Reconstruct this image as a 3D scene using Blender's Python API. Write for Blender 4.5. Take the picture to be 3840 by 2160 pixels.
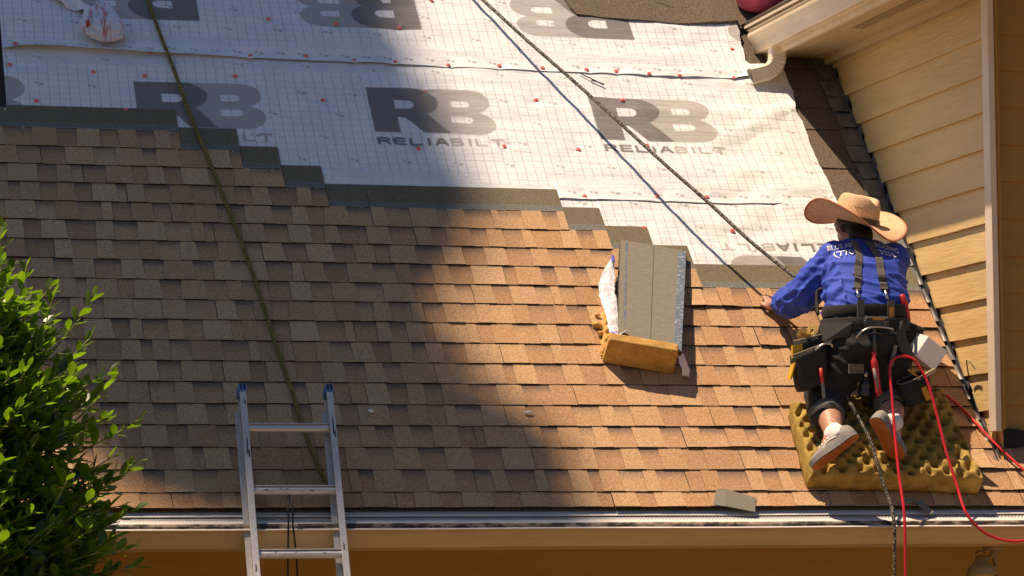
import bpy, bmesh, math, random
import numpy as np
from mathutils import Vector, Matrix, noise as mnoise
from mathutils.bvhtree import BVHTree

for o in list(bpy.data.objects): bpy.data.objects.remove(o)
SC = bpy.context.scene
COL = SC.collection
RNG = random.Random(7)
rad = math.radians

# ------------------------------------------------------------ camera
cd = bpy.data.cameras.new('camera'); cam = bpy.data.objects.new('camera', cd); COL.objects.link(cam)
cd.sensor_width = 36.0; cd.lens = 10936.3 / 3840 * 36.0; cd.clip_start = 0.1; cd.clip_end = 600
yw, pt_, rl = rad(14.09709), rad(4.92890), rad(-0.35387)
fw = Vector((math.sin(yw)*math.cos(pt_), math.cos(yw)*math.cos(pt_), math.sin(pt_)))
rt = Vector((math.cos(yw), -math.sin(yw), 0)); up = rt.cross(fw)
r2 = math.cos(rl)*rt + math.sin(rl)*up; u2 = -math.sin(rl)*rt + math.cos(rl)*up
M3 = Matrix((r2, u2, -fw)).transposed().to_4x4()
M3.translation = Vector((0, -12.79076, -0.19950)); cam.matrix_world = M3
SC.camera = cam

# ------------------------------------------------------------ light
SUN = Vector((-1.0, 0.12, 2.67)).normalized()          # direction towards the sun
w = bpy.data.worlds.new('World'); SC.world = w; w.use_nodes = True
nt = w.node_tree; nt.nodes.clear()
sky = nt.nodes.new('ShaderNodeTexSky'); sky.sky_type = 'NISHITA'; sky.sun_disc = False; sky.dust_density = 0.3; sky.ozone_density = 3.0
sky.sun_elevation = math.asin(SUN.z); sky.sun_rotation = math.atan2(SUN.x, SUN.y)
bg = nt.nodes.new('ShaderNodeBackground'); bg.inputs[1].default_value = 0.058
ow = nt.nodes.new('ShaderNodeOutputWorld')
nt.links.new(sky.outputs[0], bg.inputs[0]); nt.links.new(bg.outputs[0], ow.inputs[0])
ld = bpy.data.lights.new('sun', 'SUN'); ld.energy = 5.0; ld.angle = rad(0.6); ld.color = (1.0, 0.76, 0.54)
so = bpy.data.objects.new('sun', ld); COL.objects.link(so)
so.rotation_euler = (-SUN).to_track_quat('-Z', 'Y').to_euler(); so.location = (-10, 0, 25)
SC.view_settings.view_transform = 'Standard'; SC.view_settings.look = 'None'
SC.view_settings.exposure = 0.5; SC.view_settings.gamma = 1.0
SC.view_settings.use_curve_mapping = False

# ------------------------------------------------------------ helpers
A = rad(45.85886); CA, SA = math.cos(A), math.sin(A); TA = math.tan(A)
def RP(u, s, h=0.0):
    """roof coordinates (along eave, up slope, height above slope) to world"""
    return Vector((u, s*CA - h*SA, s*SA + h*CA))
NRM = Vector((0, -SA, CA)); UPS = Vector((0, CA, SA))

def link(o, parent=None):
    COL.objects.link(o)
    if parent is not None: o.parent = parent
    return o
def empty(name, loc, label=None, cat=None, group=None):
    o = bpy.data.objects.new(name, None); o.location = loc; o.empty_display_size = 0.1
    link(o); tag(o, label, cat, group); return o
def tag(o, label=None, cat=None, group=None, kind=None):
    if label: o['label'] = label
    if cat: o['category'] = cat
    if group: o['group'] = group
    if kind: o['kind'] = kind
    return o
def wloc(o):
    v = Vector(o.location); p = o.parent
    while p is not None: v += Vector(p.location); p = p.parent
    return v
def obj(name, verts, faces, mat, parent=None, smooth=False, cols=None, origin=None, mats=None, fmat=None):
    """one mesh object from world-space data; cols = per-corner colours"""
    me = bpy.data.meshes.new(name)
    off = Vector(origin) if origin is not None else Vector((0, 0, 0))
    o = bpy.data.objects.new(name, me)
    link(o, parent)
    base = wloc(parent) if parent is not None else Vector((0, 0, 0))
    o.location = off - base if origin is not None else -base
    me.from_pydata([tuple(Vector(v) - off) for v in verts], [], faces)
    for m in (mats or [mat]): me.materials.append(m)
    if fmat is not None: me.polygons.foreach_set('material_index', fmat)
    if smooth: me.polygons.foreach_set('use_smooth', [True]*len(me.polygons))
    if cols is not None:
        ca = me.color_attributes.new('tint', 'FLOAT_COLOR', 'CORNER')
        ca.data.foreach_set('color', np.array(cols, dtype=np.float32).ravel())
    me.update(); return o

class MB:
    def __init__(s): s.v = []; s.f = []; s.c = []
    def add(s, vs, fs, col=None):
        n = len(s.v); s.v += [Vector(v) for v in vs]
        for f in fs:
            s.f.append([n+i for i in f])
            if col is not None: s.c += [col]*len(f)
    def hexa(s, p, col=None):      # 8 points: bottom 4 ccw, top 4 ccw
        s.add(p, [(3,2,1,0),(4,5,6,7),(0,1,5,4),(1,2,6,5),(2,3,7,6),(3,0,4,7)], col)
    def box(s, x0, x1, y0, y1, z0, z1, col=None):
        s.hexa([(x0,y0,z0),(x1,y0,z0),(x1,y1,z0),(x0,y1,z0),(x0,y0,z1),(x1,y0,z1),(x1,y1,z1),(x0,y1,z1)], col)
    def obox(s, c, ax, ay, az, col=None):   # oriented box with half axes
        c, ax, ay, az = map(Vector, (c, ax, ay, az))
        s.hexa([c-ax-ay-az, c+ax-ay-az, c+ax+ay-az, c-ax+ay-az, c-ax-ay+az, c+ax-ay+az, c+ax+ay+az, c-ax+ay+az], col)
    def rbox(s, u0, u1, s0, s1, h0, h1, col=None):  # box in roof coordinates
        s.hexa([RP(u0,s0,h0),RP(u1,s0,h0),RP(u1,s1,h0),RP(u0,s1,h0),RP(u0,s0,h1),RP(u1,s0,h1),RP(u1,s1,h1),RP(u0,s1,h1)], col)
    def tube(s, pts, r, n=8, caps=True, sq=None):
        pts = [Vector(p) for p in pts]; m = len(pts)
        rs = r if isinstance(r, (list, tuple)) else [r]*m
        t0 = (pts[1]-pts[0]).normalized()
        ref = Vector((0,0,1)) if abs(t0.z) < .9 else Vector((1,0,0))
        nx = t0.cross(ref).normalized(); base = len(s.v)
        for i in range(m):
            t = (pts[min(i+1,m-1)] - pts[max(i-1,0)]).normalized()
            nx = (nx - t*nx.dot(t)).normalized(); ny = t.cross(nx)
            for j in range(n):
                a = 2*math.pi*j/n
                s.v.append(pts[i] + (nx*math.cos(a) + ny*math.sin(a))*rs[i])
        for i in range(m-1):
            for j in range(n):
                a, b = base+i*n+j, base+i*n+(j+1) % n
                s.f.append([a, b, b+n, a+n])
        if caps:
            s.f.append([base+j for j in range(n)][::-1]); s.f.append([base+(m-1)*n+j for j in range(n)])
    def build(s, name, mat, parent=None, smooth=False, origin=None):
        return obj(name, s.v, s.f, mat, parent, smooth, s.c if s.c else None, origin)

def spline(pts, n=8):
    P = [Vector(p) for p in pts]; out = []
    for i in range(len(P)-1):
        p0, p1, p2, p3 = P[max(i-1,0)], P[i], P[i+1], P[min(i+2,len(P)-1)]
        for j in range(n):
            t = j/n
            out.append(.5*((2*p1)+(p2-p0)*t+(2*p0-5*p1+4*p2-p3)*t*t+(3*p1-p0-3*p2+p3)*t**3))
    out.append(P[-1]); return out
def bevel(o, w=.004, seg=2):
    m = o.modifiers.new('bevel', 'BEVEL'); m.width = w; m.segments = seg; m.limit_method = 'ANGLE'; return o

# ------------------------------------------------------------ materials
def mat(name, base, rough=.8, var=.0, scale=40., metal=0., bump=0., bscale=None, tint=False, spec=None, col2=None, detail=4., trans=0., coat=0., stretch=None, thr=None, use_pos=True):
    m = bpy.data.materials.new(name); m.use_nodes = True
    n = m.node_tree.nodes; L = m.node_tree.links
    b = n['Principled BSDF']; b.inputs['Roughness'].default_value = rough; b.inputs['Metallic'].default_value = metal
    if spec is not None: b.inputs['Specular IOR Level'].default_value = spec
    if coat: b.inputs['Coat Weight'].default_value = coat
    if trans: b.inputs['Transmission Weight'].default_value = trans
    b.inputs['Base Color'].default_value = (*base, 1)
    geo = n.new('ShaderNodeNewGeometry'); src = geo.outputs['Position']
    if stretch:
        mp = n.new('ShaderNodeMapping'); mp.inputs['Scale'].default_value = stretch; L.new(src, mp.inputs[0]); src = mp.outputs[0]
    colout = None
    if tint:
        at = n.new('ShaderNodeAttribute'); at.attribute_name = 'tint'; colout = at.outputs['Color']
    if var > 0 or col2:
        nz = n.new('ShaderNodeTexNoise'); nz.inputs['Scale'].default_value = scale; nz.inputs['Detail'].default_value = detail
        nz.inputs['Roughness'].default_value = .65
        L.new(src, nz.inputs['Vector'])
        rp = n.new('ShaderNodeValToRGB'); L.new(nz.outputs['Fac'], rp.inputs[0])
        lo, hi = thr or (.3, .7)
        rp.color_ramp.elements[0].position = lo; rp.color_ramp.elements[1].position = hi
        if col2:
            rp.color_ramp.elements[0].color = (*base, 1); rp.color_ramp.elements[1].color = (*col2, 1)
        else:
            d = 1-var; e = 1+var
            bb = (1,1,1) if tint else base
            rp.color_ramp.elements[0].color = (bb[0]*d, bb[1]*d, bb[2]*d, 1)
            rp.color_ramp.elements[1].color = (min(bb[0]*e,4), min(bb[1]*e,4), min(bb[2]*e,4), 1)
        if colout is not None:
            mx = n.new('ShaderNodeMix'); mx.data_type = 'RGBA'; mx.blend_type = 'MULTIPLY'; mx.inputs[0].default_value = 1
            mx.clamp_result = False
            L.new(colout, mx.inputs[6]); L.new(rp.outputs[0], mx.inputs[7]); colout = mx.outputs[2]
        else: colout = rp.outputs[0]
    if colout is not None: L.new(colout, b.inputs['Base Color'])
    if bump:
        n2 = n.new('ShaderNodeTexNoise'); n2.inputs['Scale'].default_value = bscale or scale; n2.inputs['Detail'].default_value = 5
        L.new(src, n2.inputs['Vector'])
        bp = n.new('ShaderNodeBump'); bp.inputs['Strength'].default_value = bump; bp.inputs['Distance'].default_value = .004
        L.new(n2.outputs['Fac'], bp.inputs['Height']); L.new(bp.outputs[0], b.inputs['Normal'])
    return m

M = {}
M['shingle'] = mat('shingle_granules', (1,1,1), .95, var=.42, scale=130, tint=True, bump=.35, bscale=320, spec=.2, detail=5)
M['shingle_old'] = mat('granule_membrane', (.042,.034,.025), .9, scale=170, col2=(.25,.20,.145), bump=.3, bscale=260, spec=.3, thr=(.34,.72))
M['felt'] = mat('black_felt', (.018,.018,.02), .9, var=.3, scale=30)
M['flash'] = mat('dark_flashing_metal', (.22,.225,.235), .45, var=.35, scale=14, metal=.55, bump=.15, bscale=20)
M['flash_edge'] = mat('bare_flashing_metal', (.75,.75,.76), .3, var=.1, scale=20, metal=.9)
M['black'] = mat('black_rubber', (.012,.012,.013), .6, var=.2, scale=40)
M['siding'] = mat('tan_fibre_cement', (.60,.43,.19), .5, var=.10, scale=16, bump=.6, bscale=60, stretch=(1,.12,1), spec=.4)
M['siding_shaded'] = mat('tan_fibre_cement_shaded', (.38,.23,.055), .6, var=.07, scale=16, bump=.28, bscale=60, stretch=(.12,1,1), spec=.3)  # same siding, with the shade of front and under-eave walls put into its colour
M['trim'] = mat('cream_trim_paint', (.70,.60,.48), .5, var=.06, scale=7, bump=.08, bscale=60)
M['soffit'] = mat('tan_soffit_paint', (.50,.37,.20), .55, var=.09, scale=6, stretch=(4,.4,4))
M['gutter'] = mat('tan_gutter_paint', (.58,.41,.19), .38, var=.10, scale=7, stretch=(.5,4,4), spec=.5)
M['gutter_up'] = mat('tan_gutter_aluminium', (.70,.57,.39), .42, var=.16, scale=5, stretch=(3,.5,3), spec=.5)
M['white_metal'] = mat('white_enamel', (.72,.68,.64), .4, var=.10, scale=14)
M['grime'] = mat('grimy_gutter_edge', (.35,.27,.2), .7, scale=26, col2=(.03,.025,.02), stretch=(.45,1,1), thr=(.40,.56))
M['alu'] = mat('brushed_aluminium', (.56,.56,.56), .42, var=.14, scale=18, metal=.4, stretch=(3,3,.4))
M['alu_rung'] = mat('worn_aluminium_rung', (.60,.59,.57), .42, var=.16, scale=22, metal=.5, stretch=(.4,3,3))
M['paint_smear'] = mat('dark_paint_smear', (.05,.04,.035), .8, var=.2)
M['blue_plastic'] = mat('blue_plastic', (.06,.17,.42), .4, var=.1)
M['rope_green'] = mat('olive_rope_fibre', (.060,.052,.014), .9, scale=110, col2=(.27,.215,.04), thr=(.35,.62))
M['rope_grey'] = mat('camouflage_rope_fibre', (.035,.034,.026), .9, scale=75, col2=(.27,.25,.20), thr=(.45,.6))
M['hose'] = mat('red_rubber_hose', (.62,.02,.03), .3, var=.08, scale=20, coat=.2)
M['foam'] = mat('yellow_foam', (.35,.24,.064), .95, var=.40, scale=11, bump=.3, bscale=160, spec=.1)
M['foam2'] = mat('tan_foam', (.56,.33,.10), .9, var=.28, scale=14, bump=.6, bscale=70, spec=.15)
M['skin'] = mat('skin', (.46,.24,.16), .5, var=.06, scale=30)
M['shirt'] = mat('blue_shirt_cloth', (.024,.070,.47), .75, var=.07, scale=14, bump=.06, bscale=240)
M['shorts'] = mat('black_work_cloth', (.014,.0135,.014), .8, var=.25, scale=12, bump=.1, bscale=150)
M['hem'] = mat('grey_turned_hem', (.10,.10,.085), .85, var=.15, scale=40)
M['straw'] = mat('woven_straw', (.70,.46,.265), .75, var=.22, scale=55, bump=.9, bscale=120, stretch=(1,1,3))
M['straw_edge'] = mat('bound_straw_edge', (.50,.18,.10), .7, var=.1, scale=50)
M['leather'] = mat('black_leather', (.03,.027,.025), .45, var=.2, scale=30)
M['strap'] = mat('grey_webbing', (.12,.112,.10), .85, var=.12, scale=60, bump=.2, bscale=300)
M['nylon'] = mat('black_nylon', (.016,.0155,.0155), .8, var=.25, scale=25, bump=.2, bscale=200)
M['nylon_grey'] = mat('grey_nylon', (.055,.054,.05), .8, var=.18, scale=25, bump=.2, bscale=200)
M['binding'] = mat('brown_pouch_binding', (.16,.12,.08), .8, var=.2, scale=40)
M['yellow'] = mat('yellow_label', (.62,.36,.02), .6, var=.1, scale=30)
M['orange'] = mat('orange_label', (.62,.27,.04), .6, var=.1, scale=30)
M['steel'] = mat('polished_steel', (.62,.6,.58), .28, var=.1, scale=30, metal=1.)
M['steel_dark'] = mat('dark_steel', (.10,.10,.10), .4, var=.2, scale=30, metal=.7)
M['red_plastic'] = mat('red_handle_plastic', (.55,.03,.03), .4, var=.08, scale=30)
M['grey_plastic'] = mat('grey_handle_plastic', (.22,.20,.18), .5, var=.1, scale=30)
M['brass'] = mat('brass_nails', (.62,.45,.16), .38, var=.4, scale=90, metal=.8)
M['card'] = mat('white_cardboard', (.74,.70,.66), .8, var=.05, scale=20)
M['wood'] = mat('pale_wood', (.55,.44,.27), .7, var=.15, scale=25, stretch=(1,1,4))
M['shoe'] = mat('grey_suede', (.27,.245,.22), .85, var=.15, scale=40)
M['shoe_side'] = mat('grey_shoe_rubber', (.20,.195,.19), .6, var=.1, scale=40)
M['sole'] = mat('gum_rubber_sole', (.50,.17,.045), .6, var=.18, scale=60, bump=.5, bscale=140)
M['white_cloth'] = mat('white_cotton', (.78,.75,.72), .85, var=.06, scale=60)
M['hair'] = mat('black_hair', (.012,.010,.009), .6, var=.2, scale=80)
M['print_white'] = mat('white_print', (.78,.78,.8), .7, var=.05)
M['cap'] = mat('red_plastic_cap', (.85,.19,.19), .4, var=.06, scale=40)
M['nail'] = mat('galvanised_nail', (.75,.75,.74), .35, var=.1, metal=.6)
M['back'] = mat('shingle_back_sand', (.20,.185,.145), .9, var=.16, scale=55, bump=.15, bscale=200, stretch=(.5,2,2))
M['back_edge'] = mat('shingle_stack_edge', (.10,.09,.075), .95, var=.4, scale=160)
M['tape_blue'] = mat('blue_tape', (.10,.14,.22), .5, scale=40, col2=(.22,.21,.19), thr=(.48,.58), var=.1)
M['film'] = mat('release_film', (.13,.16,.20), .3, scale=95, col2=(.42,.45,.48), thr=(.52,.64), stretch=(.6,1.3,1.3))
M['wrap'] = mat('white_plastic_wrap', (.78,.76,.80), .35, var=.05, scale=20, spec=.5)
M['wrap_blue'] = mat('blue_print_wrap', (.10,.10,.55), .4, var=.1, scale=30)
M['scrap'] = mat('grey_scrap_granules', (.19,.18,.14), .95, var=.25, scale=200)
M['scrap_pale'] = mat('grey_scrap_strip', (.215,.205,.165), .9, var=.2, scale=150)
M['pink'] = mat('pink_plastic', (.85,.14,.24), .35, var=.05, scale=6, spec=.5)
M['leaf'] = None
M['bark'] = mat('bark', (.16,.12,.08), .9, var=.3, scale=20, bump=.5)
M['twig'] = mat('green_twig', (.22,.26,.06), .7, var=.2, scale=30)
M['grass'] = mat('pine_straw_ground', (.21,.15,.08), .95, var=.4, scale=.6)
M['lamp_glass'] = mat('frosted_lamp_glass', (.40,.30,.13), .25, var=.1, scale=14, spec=.6)
M['lamp_white'] = mat('dim_lamp_plastic', (.30,.23,.12), .5, var=.15, scale=14)  # lamp plastic and glass darkened in colour for the dimness under the eave

def leaf_mat(name, c1, c2, tr=.45, rough=.32):
    m = bpy.data.materials.new(name); m.use_nodes = True
    n = m.node_tree.nodes; L = m.node_tree.links; b = n['Principled BSDF']
    at = n.new('ShaderNodeAttribute'); at.attribute_name = 'tint'
    oi = n.new('ShaderNodeObjectInfo'); nz = n.new('ShaderNodeTexNoise'); nz.inputs['Scale'].default_value = 9
    geo = n.new('ShaderNodeNewGeometry'); L.new(geo.outputs['Position'], nz.inputs['Vector'])
    rp = n.new('ShaderNodeValToRGB'); rp.color_ramp.elements[0].color = (*c1, 1); rp.color_ramp.elements[1].color = (*c2, 1)
    rp.color_ramp.elements[0].position = .35; rp.color_ramp.elements[1].position = .65
    L.new(nz.outputs['Fac'], rp.inputs[0]); L.new(rp.outputs[0], b.inputs['Base Color'])
    b.inputs['Roughness'].default_value = rough; b.inputs['Specular IOR Level'].default_value = .5
    t = n.new('ShaderNodeBsdfTranslucent'); L.new(rp.outputs[0], t.inputs[0])
    g = n.new('ShaderNodeMixRGB'); g.blend_type = 'MULTIPLY'; g.inputs[0].default_value = 1; g.inputs[2].default_value = (5.4, 5.4, .85, 1)
    L.new(rp.outputs[0], g.inputs[1]); L.new(g.outputs[0], t.inputs[0])
    mx = n.new('ShaderNodeMixShader'); mx.inputs[0].default_value = tr
    L.new(b.outputs[0], mx.inputs[1]); L.new(t.outputs[0], mx.inputs[2])
    L.new(mx.outputs[0], n['Material Output'].inputs[0]); return m
M['leaf'] = leaf_mat('glossy_shrub_leaf', (.030,.058,.007), (.060,.108,.011))
M['tree_leaf'] = leaf_mat('tree_leaf', (.03,.05,.012), (.055,.08,.02), .06, .6)
def side_grime(): pass

# ============================================================ SETTING
GZ = -3.2
g = MB(); g.add([(-160,-160,GZ),(160,-160,GZ),(160,160,GZ),(-160,160,GZ)], [(0,1,2,3)])
tag(g.build('ground', M['grass']), kind='structure')

# ============================================================ HOUSE
house = empty('house', (2.0, 0.35, GZ), 'tan sided house with its roof half covered in new brown shingles', 'house')
EAVE = -0.098
# roof deck (granule membrane on boards) -----------------------------------
d = MB()
d.hexa([RP(-1.6,EAVE+.01,-.06),RP(7.6,EAVE+.01,-.06),RP(7.6,6.2,-.06),RP(-1.6,6.2,-.06),
        RP(-1.6,EAVE+.01,-.004),RP(7.6,EAVE+.01,-.004),RP(7.6,6.2,-.004),RP(-1.6,6.2,-.004)])
deck = d.build('roof_deck', M['shingle_old'], house); deck['label'] = 'brown granule covered roof deck'
# courses of the membrane beside the wall, each lapping the one below
def mem(u0, u1, s0, s1, h0=-.002, h1=-.002, name='membrane_sheet', m=None, jag=.004):
    b = MB(); n = 26; vs = []; fs = []
    for i in range(n+1):
        u = u0+(u1-u0)*i/n; j = (mnoise.noise((u*9, s0*5, 2.))*jag)
        lift = .004+.003*mnoise.noise((u*5, s0*3, 8.))
        vs += [RP(u, s0+j, h0+.002), RP(u, s0+j, h0+.004+lift), RP(u, s1, h1+.002)]
    for i in range(n):
        a = 3*i; fs += [(a, a+3, a+4, a+1), (a+1, a+4, a+5, a+2)]
    b.add(vs, fs); return b.build(name, m or M['shingle_old'], deck)
for s0 in (1.72, 2.10, 2.44, 2.965, 3.335): mem(5.2, 5.64, s0, s0+.34)
mem(5.2, 5.64, 2.775, 2.97)

# step flashing up the side wall -------------------------------------------
for j in range(24):
    s0 = .20 + j*.1432 + RNG.uniform(-.006,.006); ul = 5.548 + RNG.uniform(-.008,.008)
    if j > 13: ul -= .02
    t = MB(); tl = RNG.uniform(-.010,.010); lf = RNG.uniform(.012,.020) if j > 8 else .010
    n = 5; vs = []; fs = []
    for i in range(n+1):
        f = i/n; u = ul+(5.634-ul)*f; bow = lf + .006*math.sin(f*3.1+j)*(RNG.random())
        vs += [RP(u, s0+tl*f, bow-.002), RP(u, s0+tl*f, bow), RP(u, s0+.20+tl*f, .004)]
    for i in range(n):
        a = 3*i; fs += [(a,a+3,a+4,a+1),(a+1,a+4,a+5,a+2)]
    t.add(vs, fs)
    # upstand against the wall
    a = RP(5.634, s0+tl, lf); b2 = RP(5.634, s0+.2+tl, .004); zz = Vector((0,0,.045))
    t.add([a, b2, b2+zz, a+zz], [(0,1,2,3)])
    t.build('step_flashing', M['flash'], deck)
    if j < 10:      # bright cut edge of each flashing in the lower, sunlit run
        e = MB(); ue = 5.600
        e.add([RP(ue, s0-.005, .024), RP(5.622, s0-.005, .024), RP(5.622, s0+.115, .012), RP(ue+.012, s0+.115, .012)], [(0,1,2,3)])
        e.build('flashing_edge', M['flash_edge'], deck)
t = MB()            # ragged black felt turned up the wall
vs = []; fs = []; n = 60
for i in range(n+1):
    s = .17+i*1.95/n; p = RP(5.628, s, .0); hgt = .052+.018*mnoise.noise((i*.45, 1., 3.))
    x = 5.622+.002*mnoise.noise((i*.8,4.,1.))
    vs += [(x-.002, p.y, p.z), (x-.002, p.y, p.z+hgt)]
for i in range(n): a = 2*i; fs.append((a, a+2, a+3, a+1))
t.add(vs, fs); t.build('wall_felt', M['felt'], deck)

# side wall (faces left) ----------------------------------------------------
WX = 5.65
b = MB(); YE = 3.4
b.add([(WX+.004,.13,-.1),(WX+.004,YE,-.1),(WX+.004,YE,2.46),(WX+.004,.13,2.46)], [(0,1,2,3)])
side = b.build('side_wall', M['siding'], house)
zb = [2.39-.1805*i for i in range(14)]
for i, z0 in enumerate(zb):
    z1 = z0+.198 if i else 2.456
    def yl(z): return max((z-.045)/TA, .125)
    if yl(z1) <= .2: continue
    x0, x1 = WX-.0255+RNG.uniform(-.001,.001), WX-.006
    wv = RNG.uniform(-.0015,.0015); y0 = .196
    ya, yb = max(yl(z0), y0), max(yl(z1), y0)
    b = MB(); n = 10; vs = []; fs = []
    for k in range(n+1):
        f = k/n; sag = .0018*mnoise.noise((f*3+i*7, 2., 5.)) + wv*f
        y_b = y0+(ya-y0)*f; y_t = y0+(yb-y0)*f; zlow = z0 if yl(z0) > y0 else max(z0, y0*TA+.045)
        zz0 = zlow+sag
        vs += [(WX, y_b, zz0), (x0, y_b, zz0), (x1, y_t, z1), (WX, y_t, z1)]
    for k in range(n):
        a = 4*k; fs += [(a,a+4,a+5,a+1),(a+1,a+5,a+6,a+2)]
    fs += [(0,1,2,3), (4*n+3,4*n+2,4*n+1,4*n)]
    b.add(vs, fs); b.build('siding_board', M['siding'], side)
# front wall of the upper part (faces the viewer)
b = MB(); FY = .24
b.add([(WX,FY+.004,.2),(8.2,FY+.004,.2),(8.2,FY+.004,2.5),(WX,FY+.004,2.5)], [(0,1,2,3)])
front = b.build('front_wall', M['siding_shaded'], house)
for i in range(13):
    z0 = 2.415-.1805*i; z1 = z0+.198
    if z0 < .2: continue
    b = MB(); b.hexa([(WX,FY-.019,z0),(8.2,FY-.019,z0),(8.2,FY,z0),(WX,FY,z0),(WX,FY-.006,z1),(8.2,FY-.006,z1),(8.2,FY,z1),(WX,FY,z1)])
    b.build('siding_board', M['siding_shaded'], front)
b = MB(); b.box(WX-.036, WX-.006, .122, .204, .30, 2.456)
ct = bevel(b.build('corner_trim', M['trim'], house), .003)
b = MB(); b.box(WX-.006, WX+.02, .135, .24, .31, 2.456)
b.build('corner_backing', M['siding_shaded'], house)
b = MB(); b.add([RP(5.655,.28,.02),RP(5.80,.30,.02),RP(5.80,.36,.07),RP(5.655,.37,.08)], [(0,1,2,3)])
b.build('corner_felt', M['felt'], house)
b = MB()   # loose black flap of felt curling off the wall
ps = [(5.615,.43,.575),(5.60,.415,.63),(5.592,.40,.655),(5.595,.372,.645),(5.60,.345,.625),(5.607,.33,.605)]
for i in range(len(ps)-1):
    p, q = Vector(ps[i]), Vector(ps[i+1]); o2 = Vector((-.012,-.012,.0))
    b.add([p, q, q+o2, p+o2], [(0,1,2,3)])
b.build('felt_flap', M['felt'], house)

# eave of the upper part: soffit, fascia, gutter, drip edge, roof ------------
GX = 5.165
b = MB()
for i, (xa, xb, dz) in enumerate([(5.29,5.385,0),(5.387,5.50,.004),(5.502,5.628,0)]):
    b.box(xa, xb, -1.2, 2.44, 2.456+dz, 2.47)
soff = b.build('soffit', M['soffit'], house)
b = MB(); b.box(5.600, 5.629, -1.2, 2.40, 2.418, 2.4555); b.build('frieze_board', M['soffit'], soff)
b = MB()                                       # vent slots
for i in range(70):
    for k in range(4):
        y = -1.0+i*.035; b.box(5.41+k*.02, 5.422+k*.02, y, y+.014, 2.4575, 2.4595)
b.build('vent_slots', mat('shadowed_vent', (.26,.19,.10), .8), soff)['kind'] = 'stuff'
b = MB(); b.box(5.268, 5.2895, -1.2, 2.44, 2.44, 2.60); b.build('fascia', M['gutter_up'], house)
prof = [(0,2.602),(.006,2.606),(.012,2.600),(.010,2.588),(.004,2.582),(.004,2.566),(.018,2.545),(.030,2.52),(.036,2.495),(.040,2.478),(.046,2.472),(.102,2.472),(.102,2.60)]
b = MB(); n = len(prof); Y0, Y1 = -1.2, 2.40
ys = [Y0, Y1-.03, Y1]; vs = []; fs = []
for y in ys:
    for x, z in prof: vs.append((GX+x, y, z))
for j in range(len(ys)-1):
    for i in range(n-1): a = j*n+i; fs.append((a, a+1, a+1+n, a+n))
fs.append(tuple(range((len(ys)-1)*n, len(ys)*n)))
b.add(vs, fs); gu = b.build('upper_gutter', M['gutter_up'], house); bevel(gu, .002)
b = MB(); b.hexa([(5.175,-1.2,2.625),(5.30,-1.2,2.64),(5.30,2.50,2.64),(5.175,2.47,2.625),(5.175,-1.2,2.640),(5.30,-1.2,2.655),(5.30,2.50,2.655),(5.175,2.47,2.640)])
b.build('drip_edge', M['trim'], house)
b = MB(); b.hexa([(5.19,-1.2,2.645),(7.6,-1.2,4.04),(7.6,4.2,4.04),(5.19,2.62,2.645),(5.18,-1.2,2.662),(7.6,-1.2,4.06),(7.6,4.2,4.06),(5.18,2.62,2.662)])
b.build('upper_roof', M['shingle_old'], house)
# downspout elbow -----------------------------------------------------------
path = spline([(5.262,2.17,2.49),(5.262,2.17,2.445),(5.260,2.17,2.41),(5.246,2.17,2.372),(5.215,2.17,2.342),(5.175,2.17,2.326),(5.105,2.17,2.308)], 6)
b = MB(); hw, hd = .043, .031; m = len(path); vs = []; fs = []
prev = Vector((-1,0,0))
for i, p in enumerate(path):
    t = (path[min(i+1,m-1)]-path[max(i-1,0)]).normalized(); nx = Vector((0,1,0)); ny = t.cross(nx).normalized()
    rib = 1.0 - (.06 if (8 <= i <= 24 and i % 3 == 0) else 0)
    for a, c in ((-1,-.75),(-.8,-1),(.8,-1),(1,-.75),(1,.75),(.8,1),(-.8,1),(-1,.75)):
        vs.append(p + ny*(a*hw*rib) + nx*(c*hd*rib))
for i in range(m-1):
    for j in range(8): a, c = i*8+j, i*8+(j+1) % 8; fs.append((a, c, c+8, a+8))
b.add(vs, fs); ds = b.build('downspout_elbow', mat('cream_downspout_paint', (.84,.75,.60), .45, var=.12, scale=12), house)
sm = ds.modifiers.new('solid', 'SOLIDIFY'); sm.thickness = .002
b = MB(); b.add([path[-3]+Vector((.0,a*hd*.9,c*hw*.9)) for a, c in ((-1,-1),(1,-1),(1,1),(-1,1))], [(0,1,2,3)])
b.build('elbow_inside', M['black'], ds)

# main eave: fascia, drip edge, gutter guard, gutter, soffit, wall below ------
XL, XR = -1.5, 7.4
def extr(prof, name, m, parent=house, x0=XL, x1=XR, n=1, wob=0., seed=0.):
    b = MB(); k = len(prof); vs = []; fs = []
    for i in range(n+1):
        x = x0+(x1-x0)*i/n; dz = wob*mnoise.noise((x*1.3, seed, 1.))
        for y, z in prof: vs.append((x, y, z+dz))
    for i in range(n):
        for j in range(k-1): a = i*k+j; fs.append((a, a+k, a+k+1, a+1))
    b.add(vs, fs); return b.build(name, m, parent)
extr([(-.052,-.075),(-.052,-.235)], 'fascia', M['gutter'])
extr([(-.040,-.068),(-.064,-.0755),(-.094,-.0925),(-.0945,-.0955),(-.080,-.096)], 'drip_edge', M['white_metal'], n=40, wob=.003, seed=2.)
gut = extr([(-.176,-.150),(-.184,-.1475),(-.190,-.151),(-.190,-.158),(-.181,-.160),(-.179,-.176),(-.170,-.196),(-.166,-.210),(-.161,-.224),(-.156,-.232),(-.060,-.232)], 'gutter', M['gutter'], n=30, wob=.002, seed=5.)
extr([(-.174,-.1462),(-.190,-.1478),(-.1940,-.1510),(-.1915,-.1548)], 'gutter_lip', M['white_metal'], gut, n=30, wob=.002, seed=5.)
guard = extr([(-.080,-.0985),(-.136,-.1165),(-.154,-.1215),(-.162,-.1245)], 'gutter_guard', M['white_metal'], house, n=40, wob=.002, seed=2.)
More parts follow.
